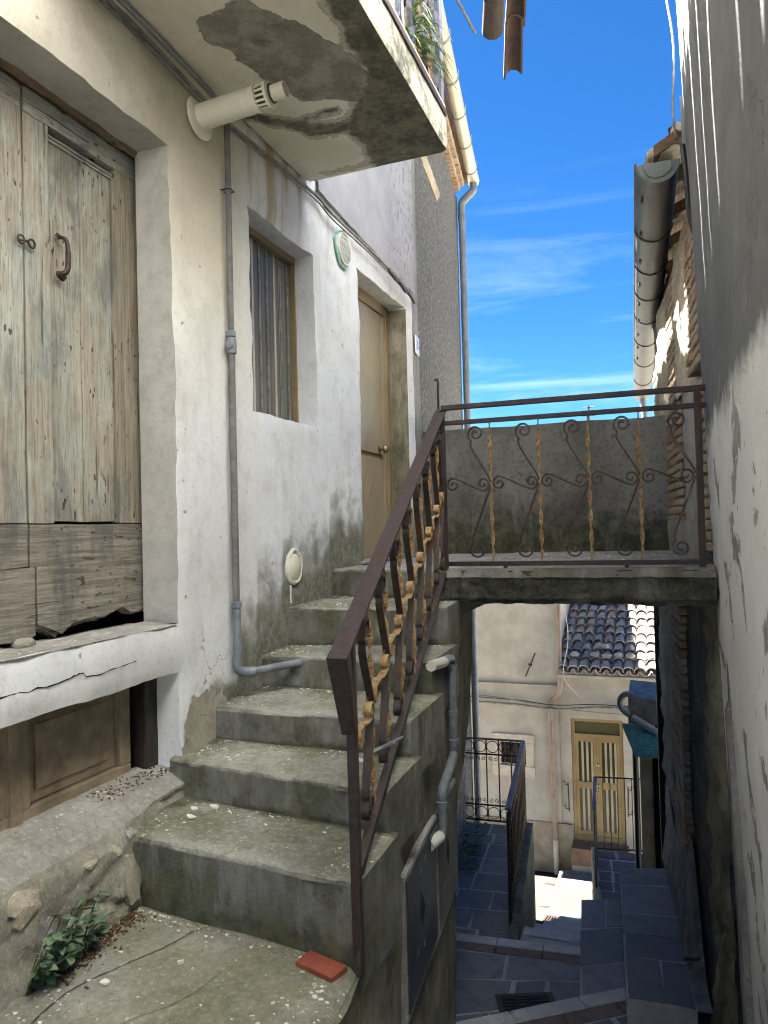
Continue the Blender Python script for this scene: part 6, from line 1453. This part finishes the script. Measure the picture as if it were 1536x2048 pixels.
# ================================================================== SIDE HOUSE WITH AWNING
SH = thing('side_house', 'low house with a black doorway under a green awning at right below', 'house', (0, 10, -4.3))
m = MB(); m.box(-.34, -.20, 9.55, 10.2, -4.31, -2.3); m.build('wall', 'far_wall_low', SH, bevel=.008)
m = MB(); m.box(-.199, 1.2, 9.75, 10.2, -4.31, -2.3); m.build('doorway', 'void', SH)
m = MB(); m.box(-.10, .03, 9.50, 9.74, -4.31, -2.6); m.build('door_post', 'far_wall_low', SH, bevel=.008)
m = MB(); m.hexa([(-.45, 9.45, -2.36), (.4, 9.45, -2.36), (.4, 10.1, -2.36), (-.45, 10.1, -2.36), (-.44, 9.45, -2.03), (.4, 9.45, -2.16), (.4, 10.1, -2.02), (-.44, 10.1, -1.97)]); m.build('roof_box', 'tarp_grey', SH, bevel=.01, jig=.01)
aw = thing('awning', 'turquoise green corrugated awning over the black doorway', 'awning', (-.3, 9.5, -2.5))
m = MB()
def awf(x, t): return (-.52 + .36 * x + .16 * t, 9.45 - .42 * t, -2.36 - .24 * t + .012 * math.sin(t * 75))
m.grid(awf, lin(0, 1, .1), lin(0, 1, .0125)); m.grid(lambda x, t: Vector(awf(x, t)) + Vector((0, 0, -.008)), lin(0, 1, .1), lin(0, 1, .0125), flip=True); m.build('sheet', 'awning_green', aw, smooth='open')
for x in (0.02, .98):
    m = MB(); a = Vector(awf(x, 0)); b = Vector(awf(x, 1)); m.tube([a - V * .02, b - V * .02], .010, 6); m.build('arm', 'iron_dark', aw)
m = MB(); m.tube([(-.40, 9.40, -2.27), (-.10, 9.30, -2.42)], .04, 12); o = m.build('roller_tube', 'pvc_white', smooth=True); tag(o, 'white roller tube above the green awning', 'tube')
m = MB(); m.tube(smoothline([(-.38, 9.42, -2.02), (-.47, 9.42, -2.01), (-.53, 9.42, -2.08), (-.52, 9.42, -2.17), (-.44, 9.42, -2.25)], 6), .035, 10); o = m.build('overflow_pipe', 'pipe_grey', smooth=True); tag(o, 'curved grey overflow pipe beside the green awning', 'pipe')
m = MB(); m.tube([(-.385, 9.48, -2.5), (-.385, 9.48, -4.28)], .032, 12); o = m.build('drain_pipe', 'pipe_dark', smooth=True); tag(o, 'black drain pipe beside the doorway under the awning', 'pipe')
# ================================================================== FAR HOUSE
FH = thing('far_house', 'beige house facing up the alley with tiled roof, gold door and small barred window', 'house', (-1.8, 14.5, -6.2))
FY = 14.0
def holes(x, z): return (-2.90 < x < -2.45 and -4.355 < z < -3.94) or (-1.64 < x < -.76 and -5.60 < z < -3.45)
xs = lats([-4.8, -2.90, -2.45, -1.835], .12); zs_ = lats([-5.33, -4.355, -3.94, -2.87, -.2], .12)
m = MB(); m.grid(lambda x, z: (x, FY - .03 - (.03 if z > -2.86 else 0) + .008 * fn3((x, z, 0), 1.5), z), xs, zs_, skip=holes, flip=True)
m.grid(lambda t, z: (-1.835, FY - .06 + t, z), [0, .06, 5], [-2.87, -1.2, -.2], flip=True)
m.build('tall_wall', 'far_wall', FH, smooth='open')
xs = lats([-1.835, -1.64, -.76, .9], .12); zs_ = lats([-5.60, -5.33, -3.45, -2.62], .12)
m = MB(); m.grid(lambda x, z: (x, FY + .008 * fn3((x, z, 0), 1.5), z), xs, zs_, skip=holes, flip=True); m.build('low_wall', 'far_wall', FH, smooth='open')
m = MB(); m.grid(lambda x, z: (x, FY - .05 - .012 * frac((x, z, 0), 3), z), lin(-4.8, -1.66, .06), lin(-6.5, -5.32, .06), flip=True); m.grid(lambda x, t: (x, FY - .05 + .05 * t, -5.32), lin(-4.8, -1.66, .2), [0, 1], flip=True); m.build('plinth', 'far_wall_low', FH, smooth='open')
m = MB(); m.grid(lambda x, z: (x, FY + .004, z), [-1.66, .9], [-6.5, -5.6], flip=True); m.build('door_plinth', 'far_wall', FH, smooth='open')
m = MB(); m.box(-4.8, .9, FY + .25, FY + .3, -6.4, -2.7); m.build('inner_wall', 'dark_room', FH)
m = MB(); m.box(-4.8, -1.84, FY - .10, FY - .035, -2.895, -2.868); m.build('string_course', 'far_wall', FH, bevel=.006)
m = MB(); m.hexa([(-4.9, FY - .3, -.25), (-1.7, FY - .3, -.25), (-1.7, FY + 5, .5), (-4.9, FY + 5, .5), (-4.9, FY - .3, -.15), (-1.7, FY - .3, -.15), (-1.7, FY + 5, .6), (-4.9, FY + 5, .6)]); m.build('tall_roof', 'rooftile', FH)
# tiled roof
rs = math.atan(.36)
m = MB(); m.hexa([(-1.83, FY - .16, -2.66), (.9, FY - .16, -2.66), (.9, FY + 3.6, -2.66 + .36 * 3.76), (-1.83, FY + 3.6, -2.66 + .36 * 3.76), (-1.83, FY - .16, -2.60), (.9, FY - .16, -2.60), (.9, FY + 3.6, -2.60 + .36 * 3.76), (-1.83, FY + 3.6, -2.60 + .36 * 3.76)])
rf2 = m.build('tiled_roof', 'rooftile', FH); rnd = random.Random(5)
tm = [coppo(.40, .106, .074, .020, 9).mesh('roof_tile', 'rooftile', smooth=True) for _ in range(1)]
for c in range(14):
    for r_ in range(11):
        x = -1.735 + c * .185; d = -.20 + r_ * .30
        mw = Matrix.Translation((x + rnd.uniform(-.012, .012), FY + d + rnd.uniform(-.02, .02), -2.595 + .36 * (d + .16) + .03 + rnd.uniform(0, .012))) @ Matrix.Rotation(math.pi / 2 + rnd.uniform(-.05, .05), 4, 'Z') @ Matrix.Rotation(-rs + .085 + rnd.uniform(-.03, .03), 4, 'Y')
        piece('roof_tile', tm[0], mw, rf2)
    # channel tiles
ch = coppo(.46, .09, .075, .014, 8); ch.v = [(a, b, -c_ + .075) for a, b, c_ in ch.v]; chm = ch.mesh('roof_tile', 'rooftile', smooth=True)
for c in range(14):
    for r_ in range(11):
        x = -1.735 + (c + .5) * .185; d = -.22 + r_ * .30
        piece('roof_tile', chm, Matrix.Translation((x, FY + d, -2.595 + .36 * (d + .16) + .0)) @ Matrix.Rotation(math.pi / 2, 4, 'Z') @ Matrix.Rotation(-rs, 4, 'Y'), rf2)
for k, (x, d) in enumerate(((-1.55, .12), (-1.2, .14), (-1.0, .10), (-.8, .14), (-1.05, .42), (-.6, .12), (-.3, .13))):
    pb = MB(); pebble(pb, (x, FY + d, -2.595 + .36 * (d + .16) + .15), .09, .08, .05, k + 2, 2); pb.build('roof_stone', 'far_stone', rf2, smooth='all')
m = MB(); m.box(-1.80, .9, FY - .20, FY - .12, -2.70, -2.655); m.build('eave_strip', 'gutter_cream', FH, bevel=.008)
# gold door
fd = MB(); fd.box(-1.63, -.77, FY + .10, FY + .12, -5.60, -3.46); fd = fd.build('entrance_door', 'dark_room', FH); fd['label'] = 'gold and cream metal double door with glass strips and transom'
def fbx(nm, x0, x1, z0, z1, y0, y1, mat, par=None, **k):
    m = MB(); m.box(x0, x1, y0, y1, z0, z1); return m.build(nm, mat, par or fd, **k)
for (x0, x1, z0, z1) in ((-1.64, -1.585, -5.60, -3.45), (-.815, -.76, -5.60, -3.45), (-1.585, -.815, -3.505, -3.45), (-1.585, -.815, -3.79, -3.72), (-1.585, -.815, -5.60, -5.50)):
    fbx('frame', x0, x1, z0, z1, FY + .02, FY + .085, 'far_door_gold', bevel=.006)
fbx('transom_pane', -1.585, -.815, -3.72, -3.505, FY + .06, FY + .066, 'pane_green')
for (x0, x1) in ((-1.583, -1.215), (-1.185, -.817)):
    fbx('stile', x0, x0 + .055, -5.498, -3.792, FY + .035, FY + .08, 'far_door_gold'); fbx('stile', x1 - .055, x1, -5.498, -3.792, FY + .035, FY + .08, 'far_door_gold')
    for (z0, z1) in ((-5.498, -5.42), (-4.68, -4.56), (-3.86, -3.792)): fbx('rail', x0 + .055, x1 - .055, z0, z1, FY + .036, FY + .079, 'far_door_gold')
    for k in range(3):
        xa = x0 + .075 + k * .082
        for (z0, z1) in ((-5.42, -4.68), (-4.56, -3.86)): fbx('strip', xa + .03, xa + .068, z0, z1, FY + .040, FY + .075, 'far_door_cream')
    for (z0, z1) in ((-5.42, -4.68), (-4.56, -3.86)): fbx('pane', x0 + .055, x1 - .055, z0, z1, FY + .066, FY + .072, 'pane_green')
fbx('meeting_stile', -1.214, -1.186, -5.498, -3.80, FY + .028, FY + .076, 'far_door_gold'); fbx('mail_slot', -1.50, -1.32, -4.585, -4.565, FY + .025, FY + .04, 'brass')
for z in (-4.25, -4.62, -4.68): m = MB(); m.lathe([(.02, 0), (.02, .02), (.03, .03), (.001, .05)], (-1.20, FY + .03, z), (0, -1, 0), 10); m.build('knob', 'brass', fd, smooth=True)
fbx('door_step', -1.66, -.72, -5.90, -5.605, FY - .34, FY + .02, 'far_step', FH, bevel=.01); fbx('door_step', -1.66, -.72, -6.30, -5.902, FY - .30, FY, 'far_wall', FH, bevel=.01)
fbx('white_step', -1.86, -1.16, -6.32, -5.99, FY - 1.0, FY - .345, 'white_step', FH, bevel=.02); fbx('brown_block', -1.70, -1.10, -6.4, -5.98, FY - 1.9, FY - 1.02, 'brown_block', FH, bevel=.04, jig=.02)
# window with stone surround
fw = MB(); fw.box(-2.90, -2.45, FY + .08, FY + .10, -4.36, -3.93); fw = fw.build('window', 'pane_dark', FH); fw['label'] = 'small barred window with pale stone surround'
for (x0, x1, z0, z1) in ((-3.06, -2.29, -3.935, -3.79), (-3.06, -2.29, -4.555, -4.36), (-3.05, -2.905, -4.355, -3.94), (-2.445, -2.30, -4.355, -3.94)):
    fbx('stone', x0, x1, z0, z1, FY - .065, FY + .08, 'far_stone', fw, bevel=.01, jig=.006)
for k in range(4): x = -2.83 + k * .105; m = MB(); m.tube([(x, FY - .01, -4.36), (x, FY - .01, -3.935)], .009, 6); m.build('bar', 'iron_dark', fw)
for k in range(3): z = -4.25 + k * .11; m = MB(); m.tube([(-2.91, FY - .015, z), (-2.44, FY - .015, z)], .008, 6); m.build('bar', 'iron_dark', fw)
# downpipe, cables, shutter stays, wall anchor
dq = thing('house_downpipe', 'brown and pale downpipe on the beige house beside the gold door', 'pipe', (-1.9, 13.9, -6.2))
m = MB(); m.tube([(-1.775, FY - .12, -.4), (-1.79, FY - .12, -2.7)], .042, 12); m.build('upper_run', 'pipe_brown', dq, smooth=True)
m = MB(); m.tube(smoothline([(-1.79, FY - .12, -2.65), (-1.80, FY - .12, -2.95), (-1.88, FY - .10, -3.08), (-1.97, FY - .09, -3.18), (-1.975, FY - .09, -3.45)], 6), .042, 12); m.build('offset', 'pipe_brown', dq, smooth=True)
m = MB(); m.tube([(-1.975, FY - .09, -3.4), (-1.955, FY - .09, -5.6)], .042, 12); m.build('lower_run', 'pipe_brown', dq, smooth=True)
m = MB(); m.tube([(-1.955, FY - .09, -5.6), (-1.94, FY - .12, -6.2)], .05, 12); m.build('shoe', 'far_stone', dq, smooth=True)
def fcable(pts, r, mat, label): cable([(a, FY - b, c) for a, b, c in pts], r, mat, label)
fcable([(-3.7, .1, -3.22), (-2.6, .1, -3.24), (-1.9, .16, -3.27), (-1.2, .1, -3.22), (-.4, .1, -3.20)], .02, 'cable_grey', 'thick grey cable crossing the beige house above the gold door')
fcable([(-3.7, .1, -3.13), (-2.6, .1, -3.16), (-1.9, .17, -3.20), (-1.2, .1, -3.17), (-.4, .1, -3.18)], .009, 'cable_black', 'thin black cable above the thick one on the beige house')
fcable([(-3.7, .09, -3.10), (-2.9, .09, -3.13), (-1.95, .16, -3.24), (-1.3, .1, -3.30), (-.4, .1, -3.33)], .008, 'cable_grey', 'thin sagging grey cable on the beige house')
fcable([(-1.70, .12, -1.2), (-1.62, .2, -2.0), (-1.72, .23, -2.62), (-1.60, .14, -2.9), (-1.40, .06, -3.10), (-1.25, .05, -3.18)], .006, 'cable_white', 'loose white cable hanging over the tiled roof edge')
fcable([(-1.79, .08, -1.2), (-1.76, .08, -1.9), (-1.80, .08, -2.5)], .014, 'cable_white', 'white cable along the tall wall edge above the tiled roof')
m = MB(); m.tube([(-2.215, FY - .10, -2.30), (-2.40, FY - .10, -2.73)], .012, 6); m.tube([(-2.345, FY - .11, -2.50), (-2.28, FY - .11, -2.53)], .02, 6); tag(m.build('wall_anchor', 'iron_handle', smooth=True), 'slanted dark iron tie anchor on the beige wall', 'anchor')
for x, s_, lb in ((-1.715, 1, 'left'), (-.70, -1, 'right')):
    m = MB(); m.tube([(x, FY - .05, -4.58), (x + .01 * s_, FY - .06, -5.08)], .011, 6)
    for z in (-4.60, -5.02): m.tube([(x - .09 * s_, FY - .04, z + .03), (x - .05 * s_, FY - .06, z + .04), (x - .05 * s_, FY - .06, z - .02), (x, FY - .05, z - .02)], .009, 6)
    tag(m.build('iron_grip', 'iron_handle', smooth='all'), 'slim wrought iron grip rail %s of the gold double door' % lb, 'grip rail')
m = MB(); m.lathe([(.0, 0), (.06, 0), (.06, .012), (.001, .014)], (-.66, FY - .005, -4.53), (0, -1, 0), 16); tag(m.build('door_plaque', 'far_stone', smooth=True), 'small oval plaque right of the gold double door', 'plaque')
# roof antenna peeping over the parapet
an = thing('roof_antenna', 'tiny roof antenna just above the parapet', 'antenna', (-2.3, 24, 3))
m = MB(); m.tube([(-2.0, 24, -1), (-2.0, 24, 3.55)], .025, 6); m.build('mast', 'iron_dark', an)
for z, w_ in ((3.5, .16), (3.25, .2), (3.38, .1)): m = MB(); m.tube([(-2.0 - w_, 24, z), (-2.0 + w_, 24, z)], .02, 5); m.build('element', 'iron_dark', an)
